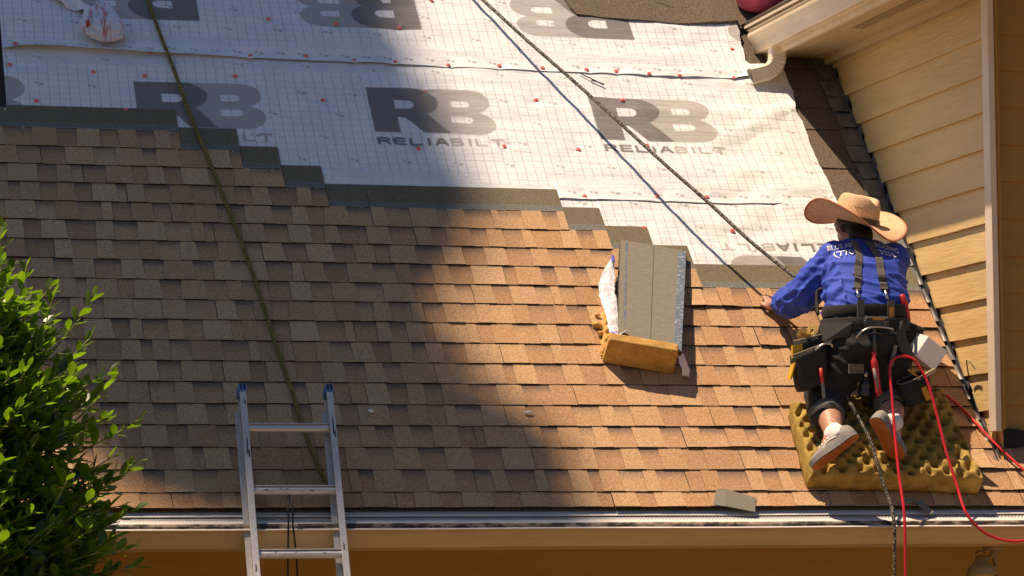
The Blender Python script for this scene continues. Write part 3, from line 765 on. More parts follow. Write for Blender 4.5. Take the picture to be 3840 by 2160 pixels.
# ladder ---------------------------------------------------------------------
lad = empty('ladder', (2.18,-1.75,GZ), 'silver aluminium extension ladder with blue end caps leaning on the gutter', 'ladder')
th = rad(63); LU = Vector((0, math.cos(th), math.sin(th))); LN = Vector((0, -math.sin(th), math.cos(th)))  # up the rail / towards the viewer
L0 = Vector((0, -.215, -.15))
def LP(x, l, d_): return Vector((x,0,0)) + L0 + LU*l + LN*d_
for x, sgn in ((1.992,1), (2.384,1)):
    b = MB()
    # I-section: outer flange facing the viewer, web, inner flange
    def bar(xa, xb, da, db, l0=-3.4, l1=.690):
        b.hexa([LP(xa,l0,da),LP(xb,l0,da),LP(xb,l0,db),LP(xa,l0,db),LP(xa,l1,da),LP(xb,l1,da),LP(xb,l1,db),LP(xa,l1,db)])
    bar(x-.014, x+.014, .028, .032); bar(x-.003, x+.003, -.036, .028); bar(x-.014, x+.014, -.040, -.036)
    bar(x-.014, x-.010, .016, .028)
    r_ = b.build('rail', M['alu'], lad)
    bevel(r_, .0012, 2)
    sm_ = MB()
    for (l, o_, ll) in ((.40,.0,.045),(.36,.005,.02),(-.20,-.004,.02),(.62,.004,.012)):
        l += .1*(x > 2.1)
        sm_.add([LP(x+o_-.003,l-ll,.0325),LP(x+o_+.003,l-ll*.8,.0325),LP(x+o_+.0045,l+ll*.6,.0325),LP(x+o_-.001,l+ll,.0325)], [(0,1,2,3)])
    sm_.build('paint_smear', M['paint_smear'], r_)['kind'] = 'stuff'
    c = MB(); c.hexa([LP(x-.020,.672,-.044),LP(x+.020,.672,-.044),LP(x+.020,.672,.037),LP(x-.020,.672,.037),LP(x-.018,.716,-.040),LP(x+.018,.716,-.040),LP(x+.018,.716,.033),LP(x-.018,.716,.033)])
    ec = c.build('end_cap', M['blue_plastic'], lad); bevel(ec, .006, 3)
    c = MB()
    for dx in (-.008, .008): c.obox(LP(x+dx,.696,.0365), (.0038,0,0), LU*.013, LN*.0012)
    c.build('cap_slot', M['black'], ec)
    # back section rails of the extension, a little outside
    b = MB(); xx = x-.020
    def bar2(xa, xb, da, db): b.hexa([LP(xa,-3.4,da),LP(xb,-3.4,da),LP(xb,-3.4,db),LP(xa,-3.4,db),LP(xa,.60,da),LP(xb,.60,da),LP(xb,.60,db),LP(xa,.60,db)])
    bar2(xx-.003, xx+.003, -.09, -.035); bar2(xx-.012, xx+.012, -.037, -.033)
    b.build('base_rail', M['alu'], lad)
    for l in (.55,.42,.10,-.05,-.27,-.52):
        q = MB(); c0 = LP(x-.0045, l, -.002); q.tube([c0, c0+Vector((-.007,0,0))], .011, 10); q.build('rivet', M['alu_rung'], lad)
for j, l in enumerate((.502,.190,-.122,-.434,-.746)):
    b = MB(); n = 12; vs = []; fs = []
    for x in (1.995, 2.381):
        for k in range(n):
            a = 2*math.pi*k/n; rd = .0185; dz = rd*math.cos(a); dl = rd*math.sin(a)
            vs.append(LP(x, l+dl*1.0, dz*.8))
    for k in range(n): fs.append((k, (k+1) % n, n+(k+1) % n, n+k))
    b.add(vs, fs); rg = b.build('rung', M['alu_rung'], lad, False)
    b = MB(); lip = l+.0195
    b.hexa([LP(1.996,lip-.004,-.012),LP(2.380,lip-.004,-.012),LP(2.380,lip-.004,.017),LP(1.996,lip-.004,.017),LP(1.996,lip,-.012),LP(2.380,lip,-.012),LP(2.380,lip,.017),LP(1.996,lip,.017)])
    b.build('rung_tread', M['alu'], rg)
    sm_ = MB()
    for q in range(5):
        x = RNG.uniform(2.03,2.35); d2 = RNG.uniform(.004,.016); dl = RNG.uniform(-.010,.006)
        c0 = LP(x, l+dl, .0158); ax = Vector((d2,0,0))+LU*RNG.uniform(-.004,.004); ay = LU*RNG.uniform(.0015,.004)
        sm_.add([c0-ax, c0-ay*.7+ax*.3, c0+ax, c0+ay], [(0,1,2,3)])
    if j: sm_.build('paint_smear', M['paint_smear'], rg)['kind'] = 'stuff'
# black pull cord hanging behind the ladder
pc = empty('pull_cord', (2.16,-.2,-.03), 'pair of thin black cords with a clip hanging over the gutter between the ladder rails', 'cord')
for a, z in (((2.150,-.205),(2.148,-.21)), ((2.170,-.205),(2.190,-.21))):
    b = MB(); b.tube(spline([(2.160,-.16,.0),(a[0],-.205,-.06),(a[0],-.21,-.13),(z[0],-.21,-.36),(z[0]+.004,-.21,-.9)], 6), .0042, 8); b.build('cord_strand', M['black'], pc, True)
b = MB(); b.obox((2.158,-.175,-.012), (.007,0,0), (0,.005,0), (.002,0,.014)); bevel(b.build('clip', M['steel_dark'], pc), .002)

# egg crate foam pad ---------------------------------------------------------
def foam_pad(name, q, hgt, knob, per, m, label, cat, nu=150, ns=100, press=(), seed=1., group=None):
    """q: four (u,s) corners BL,BR,TR,TL of the top"""
    BL, BR, TR, TL = [Vector((a, c, 0)) for a, c in q]
    vs = []; fs = []
    W_ = (BR-BL).length; D_ = (TL-BL).length
    for j in range(ns+1):
        for i in range(nu+1):
            a, c = i/nu, j/ns
            p = BL.lerp(BR, a).lerp(TL.lerp(TR, a), c)
            x, y = a*W_, c*D_
            jit = .03*mnoise.noise((x*7, y*7, seed))*per/.075
            k = math.sin(2*math.pi*(x+jit)/per)*math.sin(2*math.pi*(y+jit)/per)
            k = .45*k if k > 0 else -1.75*abs(k)**1.25
            edge = min(1., min(a, 1-a)*W_/.022, min(c, 1-c)*D_/.022)
            h = hgt + knob*k*edge - (1-edge)**2*.012 + .006*mnoise.noise((x*12, y*12, seed+3)) + .0035*mnoise.noise((x*55, y*55, seed+5))
            for (pu, ps, pr, pd) in press:
                dd = ((p.x-pu)**2+(p.y-ps)**2)/(pr*pr); h -= pd*math.exp(-dd)
            p2 = p + Vector((.010*mnoise.noise((x*9,y*9,seed+7)), .010*mnoise.noise((x*9,y*9,seed+9)), 0))*(1 if edge < 1 else .3)
            vs.append(RP(p2.x, p2.y, h))
    W = nu+1
    for j in range(ns):
        for i in range(nu): a = j*W+i; fs.append((a, a+1, a+W+1, a+W))
    ring = [i for i in range(W)] + [j*W+nu for j in range(1, ns+1)] + [ns*W+i for i in range(nu-1, -1, -1)] + [j*W for j in range(ns-1, 0, -1)]
    cur = ring
    top = {i: vs[i] for i in ring}
    for lev in (.72, .45, .2, .0):
        nxt = []
        for k, i in enumerate(ring):
            p = top[i]; hh = p.dot(NRM); base = p - NRM*hh
            bul = .007*mnoise.noise((base.x*14, base.z*14, lev*9+seed))
            cc = RP((q[0][0]+q[2][0])/2, (q[0][1]+q[2][1])/2, 0); out = (base-cc).normalized()
            vs.append(base + NRM*(hh*lev+.024*(1 if lev > 0 else 1)) + out*(bul + .006*math.sin(lev*3.14)))
            nxt.append(len(vs)-1)
        n = len(ring)
        for k in range(n): fs.append((cur[k], nxt[k], nxt[(k+1) % n], cur[(k+1) % n]))
        cur = nxt
    fs.append(tuple(cur[::-1]))
    fs = [tuple(reversed(f)) if False else f for f in fs]
    o = obj(name, vs, fs, m, None, True, origin=RP(q[0][0], q[0][1], .02))
    tag(o, label, cat, group); return o
foam_pad('foam_pad', [(4.610,.016),(5.440,-.024),(5.420,.60),(4.640,.50)], .142, .025, .086, M['foam'],
         'thick yellow egg crate foam pad under the kneeling roofer', 'foam pad', press=((4.78,.40,.13,.055),(5.1,.42,.13,.055),(4.63,.02,.09,.03),(5.06,.10,.08,.03)))

# shingle bundle on its foam prop -------------------------------------------
prop = empty('foam_prop', RP(3.97,.83,.02), 'tan foam block propping up the lower end of the shingle bundle', 'foam block')
F0 = Vector((3.806,.866)); F1 = Vector((4.132,.788)); dv = (F1-F0).normalized(); nv = Vector((-dv.y, dv.x))
def FP(a, c, h): p = F0 + dv*a + nv*c; return RP(p.x, p.y, h)
FL = (F1-F0).length
b = MB(); b.hexa([FP(-.006,0,.022),FP(FL+.006,0,.022),FP(FL+.006,.065,.022),FP(-.006,.065,.022),FP(0,-.004,.175),FP(FL,-.004,.175),FP(FL,.050,.180),FP(0,.050,.180)])
bevel(b.build('lip_block', M['foam2'], prop), .010, 3)
vs = []; fs = []; nA, nB = 60, 60
for j in range(nB+1):
    for i in range(nA+1):
        a = -.012+(FL+.0)*i/nA; c = .05+.40*j/nB
        k = math.sin(2*math.pi*a/.07)*math.sin(2*math.pi*c/.07)
        e = 1 if 0 < i < nA and 0 < j < nB else 0
        if i == 0: a -= .010*max(0, math.sin(2*math.pi*c/.07+1))
        vs.append(FP(a, c, .022+e*(.04*(1-c/.5)+.014*k+.010)))
W = nA+1
for j in range(nB):
    for i in range(nA): a = j*W+i; fs.append((a, a+1, a+W+1, a+W))
obj('egg_crate_base', vs, fs, M['foam2'], prop, True)
for (u, s, r_) in ((3.842,1.20,.010),(3.826,1.125,.017),(3.832,1.062,.014),(3.808,.905,.008)):
    bm = bmesh.new(); bmesh.ops.create_icosphere(bm, subdivisions=2, radius=r_)
    for v in bm.verts: v.co += v.normal*r_*.5*mnoise.noise(v.co*60+Vector((u*9,s*9,0))); v.co.x *= 1.5
    me = bpy.data.meshes.new('foam_tuft'); bm.to_mesh(me); bm.free(); me.materials.append(M['foam2'])
    o = bpy.data.objects.new('foam_tuft', me); link(o, prop); o.location = RP(u, s, .034)-wloc(prop); o.rotation_euler = (.3,.2,-.3)

bun = empty('shingle_bundle', RP(4.1,1.3,.08), 'open bundle of shingles lying back side up on the sunlit slope', 'shingle bundle')
def BP(a, c, h):      # a across 0..1, c along 0..1 (lower end to upper end)
    A0 = Vector((3.858,.880)); A1 = Vector((4.158,.812)); B0 = Vector((4.072,1.752)); B1 = Vector((4.400,1.672))
    p = A0.lerp(A1, a).lerp(B0.lerp(B1, a), c); return RP(p.x, p.y, h + (.150-.100*c) + .012*math.sin(c*3.1)*0)
nL = 9
for k in range(nL):
    z = -.066+k*.0078; da, dc = RNG.uniform(-.030,.022), RNG.uniform(-.014,.014)
    if k == nL-1: da = dc = 0
    b = MB(); b.hexa([BP(da,dc,z),BP(1+da,dc,z),BP(1+da,1+dc,z),BP(da,1+dc,z),BP(da,dc,z+.0068),BP(1+da,dc,z+.0068),BP(1+da,1+dc,z+.0068),BP(da,1+dc,z+.0068)])
    sh_ = b.build('stacked_shingle', M['back'] if k == nL-1 else M['back_edge'], bun)
zt = -.066+(nL-1)*.0078+.0068
def bstrip(a0, a1, c0, c1, dz, name, m, w1=None):
    b = MB(); n = 14; vs = []; fs = []
    for i in range(n+1):
        c = c0+(c1-c0)*i/n; j = .004*mnoise.noise((c*9, a0*7, 1)); 
        vs += [BP(a0+j, c, zt+dz), BP(a1+j, c, zt+dz)]
    for i in range(n): a = 2*i; fs.append((a, a+1, a+3, a+2))
    b.add(vs, fs); return b.build(name, m, bun)
bstrip(.075,.105,.16,.999,.0012,'blue_stripe',M['tape_blue'])
bstrip(.496,.506,.002,.998,.0014,'centre_seam',M['back_edge'])
bstrip(.87,.992,-.005,.985,.0030,'release_strip',M['film'])
bstrip(.86,.88,.0,.985,.0016,'pale_stripe',M['scrap_pale'])
# white plastic wrapper pulled open along the left side
def crumple(name, path, wid, m, parent, amp=.012, seed=0., n=46, w=12):
    P = spline(path, max(2, n//(len(path)-1))); vs = []; fs = []; k = len(P)
    for i, p in enumerate(P):
        t = (P[min(i+1,k-1)]-P[max(i-1,0)]).normalized(); side = t.cross(NRM).normalized(); f = i/(k-1)
        ww = np.interp(f, [x[0] for x in wid], [x[1] for x in wid])
        for j in range(w+1):
            g = j/w-.5; q = p+side*ww*g
            hh = amp*(1.2*mnoise.noise(q*18+Vector((seed,0,0)))+.45*mnoise.noise(q*48+Vector((0,seed,0))))+.006*math.cos(g*3.1)
            vs.append(q+NRM*hh+side*amp*.8*mnoise.noise(q*40+Vector((3,seed,5))))
    W = w+1
    for i in range(k-1):
        for j in range(w): a = i*W+j; fs.append((a, a+1, a+W+1, a+W))
    return obj(name, vs, fs, m, parent)
wr = crumple('wrapper', [RP(3.985,1.56,.085),RP(3.945,1.46,.09),RP(3.905,1.33,.095),RP(3.893,1.20,.10),RP(3.875,1.05,.115),RP(3.868,.95,.13),RP(3.885,.92,.16)], [(0,.012),(.2,.065),(.4,.085),(.6,.062),(.8,.058),(1,.08)], M['wrap'], bun, .009)
crumple('wrapper_print', [RP(3.990,1.585,.088),RP(3.985,1.56,.095),RP(3.972,1.52,.105)], [(0,.01),(1,.028)], M['wrap_blue'], wr, .006, 3., 10, 5)
crumple('wrapper_print', [RP(3.845,.962,.135),RP(3.85,.942,.15),RP(3.86,.93,.155)], [(0,.018),(1,.02)], M['wrap_blue'], wr, .004, 5., 8, 4)
crumple('wrapper_tail', [BP(.98,.02,-.02),BP(1.05,-.02,-.05),BP(1.12,-.04,-.08),BP(1.14,-.06,-.11)], [(0,.03),(.6,.05),(1,.03)], M['wrap'], wr, .008, 8., 18, 6)

# plastic bag on the underlayment -------------------------------------------
bagm = mat('striped_thin_bag_plastic', (.70,.69,.72), .3, scale=13, col2=(.60,.22,.20), thr=(.52,.60), stretch=(3.0,.35,.35), spec=.5)
bag = empty('plastic_bag', RP(1.6,3.3,.02), 'crumpled white and red plastic bag lying on the shaded white underlayment', 'bag')
bm = bmesh.new(); bmesh.ops.create_icosphere(bm, subdivisions=5, radius=1.0)
for v in bm.verts:
    d_ = v.co.copy(); t = (d_.y+1)/2             # 0 bottom, 1 top
    wdt = .118*(1-t)**.7+.040
    n1 = .95+.30*mnoise.noise(d_*1.5)+.16*abs(mnoise.noise(d_*3.6))+.05*mnoise.noise(d_*8)
    u_ = 1.615 + d_.x*wdt*n1 - .015*t + .02*t*t; s_ = 3.270 + t*.37 + .012*mnoise.noise(d_*5)
    h_ = .012+max(0, (.020+.040*(1-t))*(.75+d_.z*.9))*n1
    v.co = RP(u_, s_, h_+.012)
me = bpy.data.meshes.new('bag_body'); bm.to_mesh(me); bm.free(); me.materials.append(bagm)
o = bpy.data.objects.new('bag_body', me); link(o, bag); o.location = -wloc(bag)
crumple('bag_film', [RP(1.56,3.56,.05),RP(1.50,3.60,.04),RP(1.44,3.66,.035),RP(1.36,3.76,.03),RP(1.28,3.84,.03)], [(0,.05),(.4,.09),(1,.12)], M['wrap'], bag, .016, 12., 40, 12)
b = MB(); b.obox(RP(1.510,3.43,.10), Vector((.012,0,0)), UPS*.085+Vector((.012,0,0)), NRM*.0015); b.build('bag_label', M['wrap'], bag)
b = MB(); b.obox(RP(1.519,3.365,.105), Vector((.011,0,0)), UPS*.022, NRM*.0015); b.build('bag_red_patch', M['red_plastic'], bag)

# small litter ---------------------------------------------------------------
def scrap(name, pts, m, label, cat='scrap', h=.028, thick=.004, curl=.0):
    b = MB(); n = len(pts); top = [RP(u, s, h+thick+curl*i) for i, (u, s) in enumerate(pts)]; bot = [RP(u, s, h+curl*i) for i, (u, s) in enumerate(pts)]
    b.add(bot+top, [tuple(range(n))[::-1], tuple(range(n, 2*n))]+[(i, (i+1) % n, n+(i+1) % n, n+i) for i in range(n)])
    return tag(b.build(name, m, None, origin=RP(pts[0][0], pts[0][1], h)), label, cat)
sc1 = empty('shingle_scrap', RP(4.24,-.05,.025), 'cut shingle scrap lying on the lowest course near the drip edge', 'scrap')
for nm, pp, m in (('scrap_strip', [(4.169,.010),(4.216,.007),(4.190,-.104),(4.131,-.093)], M['scrap_pale']), ('scrap_sheet', [(4.217,.007),(4.346,-.051),(4.319,-.140),(4.191,-.104)], M['scrap'])):
    b = MB(); n = 4; top = [RP(u, s, .0295) for u, s in pp]; bot = [RP(u, s, .0262) for u, s in pp]
    b.add(bot+top, [(3,2,1,0),(4,5,6,7)]+[(i, (i+1) % 4, 4+(i+1) % 4, 4+i) for i in range(4)]); b.build(nm, m, sc1)
scrap('shingle_scrap', [(5.115,-.085),(5.150,-.070),(5.190,-.150),(5.160,-.165)], M['scrap'], 'small shingle sliver stuck on the gutter edge below the foam pad')
scrap('shingle_scrap', [(5.02,-.10),(5.07,-.07),(5.13,-.062),(5.10,-.085),(5.06,-.088)], M['scrap_pale'], 'pale torn strip of shingle beside the rope tail at the gutter')
def litter(u, s, m, label, seed, sx=.02, sy=.012):
    bm = bmesh.new(); bmesh.ops.create_icosphere(bm, subdivisions=2, radius=1)
    for v in bm.verts:
        v.co *= 1+.5*mnoise.noise(v.co*2+Vector((seed,0,0))); v.co = Vector((v.co.x*sx, v.co.y*sy, v.co.z*.006))
    me = bpy.data.meshes.new('paper_scrap'); bm.to_mesh(me); bm.free(); me.materials.append(m)
    o = bpy.data.objects.new('paper_scrap', me); link(o); o.location = RP(u, s, .032); o.rotation_euler = (A, 0, seed); tag(o, label, 'paper scrap')
litter(2.627,.515, M['white_cloth'], 'tiny white paper scrap on the shaded shingles right of the ladder', .6, .016, .012)
litter(3.371,.511, M['wrap'], 'thin bluish plastic sliver on the sunlit shingles', .05, .024, .007)
b = MB(); b.tube(spline([RP(4.150,3.185,.022),RP(4.20,3.135,.026),RP(4.262,3.088,.022),RP(4.25,3.10,.024),RP(4.20,3.125,.022)], 5), .0035, 6)
tag(b.build('strap_offcut', M['black'], None, True, origin=RP(4.2,3.13,.02)), 'short black plastic strap offcut on the white underlayment', 'strap')

# pink tub beyond the upper gutter -------------------------------------------
tub = empty('plastic_tub', RP(5.33,3.80,.02), 'round pink plastic tub standing on the roof behind the upper gutter', 'tub')
b = MB(); n = 36; tc = RP(5.325,3.83,.02)
prf = [(.0,.0),(.075,.0),(.105,.012),(.135,.05),(.155,.11),(.165,.19),(.172,.26),(.182,.265),(.182,.275),(.165,.275),(.15,.10),(.0,.04)]
ax = Vector((0,-.30,.954)); ex = Vector((1,0,0)); ey = ax.cross(ex)
vs = [tc+ax*z+(ex*math.cos(2*math.pi*k/n)+ey*math.sin(2*math.pi*k/n))*r_ for r_, z in prf for k in range(n)]
fs = [(i*n+k, i*n+(k+1) % n, (i+1)*n+(k+1) % n, (i+1)*n+k) for i in range(len(prf)-1) for k in range(n)]
b.add(vs, fs); b.build('tub_shell', M['pink'], tub, True)
b = MB(); b.tube([tc+ax*.255+(ex*math.cos(2*math.pi*k/24)+ey*math.sin(2*math.pi*k/24))*.180 for k in range(25)], .008, 6); b.build('tub_rim', M['pink'], tub, True)

# flood light under the eave -------------------------------------------------
fl = empty('flood_light', (5.56,.05,-.245), 'pale flood light with a bell shaped head fixed under the eave', 'lamp')
def lathe(c, axis, prof, n=28):
    axis = Vector(axis).normalized(); r0 = axis.cross(Vector((.2,1,.1))).normalized(); r1 = axis.cross(r0); c = Vector(c)
    vs = [c+axis*z+(r0*math.cos(2*math.pi*k/n)+r1*math.sin(2*math.pi*k/n))*r_ for r_, z in prof for k in range(n)]
    fs = [(i*n+k, i*n+(k+1) % n, (i+1)*n+(k+1) % n, (i+1)*n+k) for i in range(len(prof)-1) for k in range(n)]
    return vs, fs
b = MB(); b.add(*lathe((5.557,.05,-.246), (0,0,-1), [(.0,0),(.052,0),(.052,.008),(.046,.016),(.02,.022),(0,.022)])); b.build('base_plate', M['lamp_white'], fl, True)
b = MB(); b.tube(spline([(5.557,.05,-.265),(5.545,.045,-.29),(5.515,.04,-.300),(5.490,.03,-.296)], 5), .011, 10); b.build('knuckle_arm', M['lamp_white'], fl, True)
b = MB(); b.tube(spline([(5.557,.05,-.265),(5.562,.05,-.30),(5.572,.05,-.34)], 5), .014, 10); b.build('stem', M['lamp_white'], fl, True)
for c, ax_, nm in (((5.474,.02,-.292),(0,-.25,-1),'lamp_head'),):
    b = MB(); b.add(*lathe(c, ax_, [(.0,0),(.022,0),(.026,.018),(.040,.034),(.066,.060),(.072,.085),(.070,.100)])); h_ = b.build(nm, M['lamp_white'], fl, True)
    b = MB(); b.add(*lathe(Vector(c)+Vector(ax_).normalized()*.084, ax_, [(.064,.0),(.060,.012),(.03,.026),(0,.03)])); b.build('lens', M['lamp_glass'], h_, True)
    b = MB(); b.tube([Vector(c)+Vector((.024*math.cos(t),-.01,.012+.014*math.sin(t))) for t in [math.pi*i/10 for i in range(11)]], .003, 6); b.build('wire_loop', M['black'], h_, True)

# ============================================================ PERSON
def sph(c, r, sub=2):
    bm = bmesh.new(); bmesh.ops.create_icosphere(bm, subdivisions=sub, radius=1.0)
    c = Vector(c); r = r if isinstance(r, (tuple, list)) else (r, r, r)
    vs = [Vector((v.co.x*r[0], v.co.y*r[1], v.co.z*r[2]))+c for v in bm.verts]; bm.verts.index_update()
    fs = [tuple(v.index for v in f.verts) for f in bm.faces]; bm.free(); return vs, fs
def chain(b, pts, step=5):
    for (p, r), (q, t) in zip(pts[:-1], pts[1:]):
        p, q = Vector(p), Vector(q); r3 = r if isinstance(r, tuple) else (r,)*3; t3 = t if isinstance(t, tuple) else (t,)*3
        for i in range(step+1):
            f = i/step; b.add(*sph(p.lerp(q, f), tuple(r3[k]*(1-f)+t3[k]*f for k in range(3))))
def skinned(b, voxel, smooth=6, disp=None):
    """fuse overlapping forms into one continuous surface"""
    me = bpy.data.meshes.new('tmp'); me.from_pydata([tuple(v) for v in b.v], [], b.f)
    o = bpy.data.objects.new('tmp', me); COL.objects.link(o)
    r = o.modifiers.new('r', 'REMESH'); r.mode = 'VOXEL'; r.voxel_size = voxel
    s = o.modifiers.new('s', 'SMOOTH'); s.iterations = smooth; s.factor = .5
    dg = bpy.context.evaluated_depsgraph_get(); ev = o.evaluated_get(dg); m2 = bpy.data.meshes.new_from_object(ev)
    vs = [v.co.copy() for v in m2.vertices]; ns = [v.normal.copy() for v in m2.vertices]; fs = [tuple(p.vertices) for p in m2.polygons]
    bpy.data.objects.remove(o); bpy.data.meshes.remove(me); bpy.data.meshes.remove(m2)
    if disp: vs = [v+n*disp(v, n) for v, n in zip(vs, ns)]
    return vs, fs

kneeL, kneeR = (4.773,.165,.468), (5.10,.195,.492)
ankL, ankR = (4.715,-.085,.285), (5.035,-.03,.335)
shL, shR = (4.90,.42,1.150), (5.245,.42,1.145)
elL, wrL = (4.800,.47,.985), (4.757,.735,.945)
elR, wrR = (5.25,.58,.98), (5.19,.80,.99)
b = MB()
chain(b, [((5.055,.43,1.20),.062),((5.055,.47,1.27),.058)])
b.add(*sph((5.048,.49,1.318),(.078,.095,.105),3)); b.add(*sph((5.046,.535,1.275),(.060,.065,.07),3))
b.add(*sph((4.968,.49,1.305),(.012,.022,.03))); b.add(*sph((5.128,.49,1.305),(.012,.022,.03)))
b.add(*sph((5.046,.60,1.295),(.016,.02,.02)))
chain(b, [((4.985,.18,.78),(.16,.10,.10)),((5.03,.30,1.0),(.16,.10,.1)),((5.055,.41,1.15),(.15,.085,.06))])
chain(b, [(shL,.055),(elL,.045),(wrL,.030)]); chain(b, [(shR,.055),(elR,.045),(wrR,.030)])
for wr, sx in ((wrL, -1), (wrR, 1)):
    # palm, four bent fingers and a thumb, resting on the slope
    wv = Vector(wr); u0, s0 = wv.x, wv.dot(UPS)
    pc_ = RP(u0-.004*sx*-1, s0+.075, .062)
    chain(b, [(wr,.028),(tuple(pc_),(.036,.030,.030))], 4)
    for k in range(4):
        du = (k-1.5)*.0195; ln = (.062,.074,.070,.054)[k]
        p0 = RP(u0+du, s0+.095, .058); p1 = RP(u0+du*1.12, s0+.100+ln*.5, .055); p2 = RP(u0+du*1.2, s0+.10+ln, .036)
        chain(b, [(tuple(p0),.0098),(tuple(p1),.0092),(tuple(p2),.0080)], 4)
    t0 = RP(u0-sx*-.024, s0+.055, .055); t1 = RP(u0+sx*.050, s0+.085, .048); t2 = RP(u0+sx*.055, s0+.115, .038)
    chain(b, [(tuple(t0),.0125),(tuple(t1),.0105),(tuple(t2),.0092)], 4)
chain(b, [((4.88,.15,.70),.095),(kneeL,.062),((4.745,.05,.385),.068),(ankL,.045)])
chain(b, [((5.06,.15,.70),.095),(kneeR,.062),((5.07,.09,.42),.068),(ankR,.045)])
chain(b, [(ankL,.038),((4.675,-.10,.20),.034)]); chain(b, [(ankR,.038),((5.03,-.05,.26),.034)])
vs, fs = skinned(b, .0065, 4)
man = obj('person', vs, fs, M['skin'], None, True, origin=RP(4.94,.44,.12))
tag(man, 'person in a straw hat, blue shirt and black shorts kneeling with back turned', 'person')

# shirt with folds -----------------------------------------------------------
b = MB()
chain(b, [((4.990,.190,.855),(.206,.132,.07)),((5.012,.232,.94),(.212,.142,.09)),((5.035,.318,1.07),(.216,.150,.10)),((5.050,.40,1.150),(.196,.135,.078)),((5.053,.435,1.205),(.130,.105,.05))], 5)
chain(b, [((4.920,.405,1.148),.088),(elL,.082),((4.765,.60,.945),.072),(wrL,.046)], 6)
chain(b, [((5.220,.405,1.143),.088),(elR,.072),((5.21,.72,.97),.060),(wrR,.046)], 6)
def folds(p, n):
    d_ = 0.
    # drag lines running from the left shoulder to the right hip, plus bunching above the belt
    a = p.x*3.2+p.z*15.5+p.y*4.0
    k = mnoise.noise((a, p.x*2.6-p.z*1.2, 3.1)); d_ += .0085*max(0, 1-abs(k)*3.2)**1.4
    k = mnoise.noise((p.z*24+p.x*9, p.x*3.5, 9.7)); w_ = max(0, min(1, (1.03-p.z)/.14)); d_ += .0095*w_*max(0, 1-abs(k)*3.0)**1.3
    k = mnoise.noise((p.x*20+p.z*6, p.z*4, p.y*9)); d_ += .003*k
    if p.x < 4.87 or p.y > .5:
        k = mnoise.noise((p.z*17-p.x*22, p.y*16, 5.)); d_ += .012*max(0, 1-abs(k)*2.6)
    return d_*(.35 if p.z > 1.14 else 1.)-.004
vs, fs = skinned(b, .0075, 5, folds)
# cut the neck and the cuff open cleanly
shirt = obj('shirt', vs, fs, M['shirt'], man, True); shirt['label'] = 'bright blue long sleeved shirt with white lettering'
bvh = BVHTree.FromPolygons(vs, fs)
def onback(x, z, off=.003):
    h = bvh.ray_cast(Vector((x, -1, z)), Vector((0,1,0)))
    while h[0] is None and z > .9: z -= .004; h = bvh.ray_cast(Vector((x, -1, z)), Vector((0,1,0)))
    return (h[0]+h[1]*off) if h[0] is not None else Vector((x, .1, z))
b = MB(); b.add(*sph((5.055,.425,1.195),(.092,.082,.042),3)); b.build('collar', M['shorts'], man, True)
# lettering: flat print set out on the back
def print_text(txt, x0, z0, x1, z1, size, name='print'):
    cu = bpy.data.curves.new('t', 'FONT'); cu.body = txt; cu.size = 1.0; cu.resolution_u = 2
    o = bpy.data.objects.new('t', cu); COL.objects.link(o); dg = bpy.context.evaluated_depsgraph_get()
    me = bpy.data.meshes.new_from_object(o.evaluated_get(dg)); bpy.data.objects.remove(o)
    bm = bmesh.new(); bm.from_mesh(me); bmesh.ops.triangulate(bm, faces=bm.faces)
    bmesh.ops.subdivide_edges(bm, edges=[e for e in bm.edges if e.calc_length() > .12], cuts=2)
    xs = [v.co.x for v in bm.verts]; wd = max(xs) or 1
    for v in bm.verts:
        f = v.co.x/wd; x = x0+(x1-x0)*f; z = z0+(z1-z0)*f + v.co.y*size
        v.co = onback(x, z, .0065)
    m2 = bpy.data.meshes.new(name); bm.to_mesh(m2); bm.free(); m2.materials.append(M['print_white'])
    p = bpy.data.objects.new(name, m2); link(p, shirt); p.location = -wloc(shirt)
print_text('BLUE AM', 4.862, 1.168, 4.985, 1.184, .034); print_text('(770)', 4.878, 1.130, 4.975, 1.146, .038)
print_text('ROOFING', 5.085, 1.186, 5.215, 1.158, .034); print_text('3336', 5.083, 1.144, 5.172, 1.130, .038)

# shorts, turned hems, socks, shoes ------------------------------------------
b = MB()
chain(b, [((4.985,.185,.855),(.186,.118,.05)),((4.975,.155,.79),(.202,.150,.08)),((4.968,.135,.70),(.200,.160,.085))], 4)
chain(b, [((4.870,.14,.66),.128),((4.797,.16,.53),.118),(kneeL,.108),((4.735,.055,.372),.084)], 6)
chain(b, [((5.068,.14,.66),.128),((5.093,.18,.55),.118),(kneeR,.106),((5.072,.10,.425),.082)], 6)
def pfold(p, n):
    k = mnoise.noise((p.z*16+p.x*10, p.x*5-p.y*3, 2.)); return .009*max(0, 1-abs(k)*2.6)**1.3+.003*mnoise.noise(p*22)-.003
vs, fs = skinned(b, .008, 5, pfold)
sh = obj('shorts', vs, fs, M['shorts'], man, True); sh['label'] = 'black knee length work shorts'
for (p, q, r_) in ((Vector((4.742,.075,.388)), Vector((4.726,.022,.345)), .083), (Vector((5.074,.112,.436)), Vector((5.062,.062,.395)), .079)):
    b = MB(); b.tube([p, p.lerp(q,.5), q, q.lerp(p,.12), p.lerp(q,.4)], [r_*.99, r_*1.03, r_*1.0, r_*.90, r_*.88], 22, caps=False)
    b.build('turned_hem', M['hem'], sh, True)
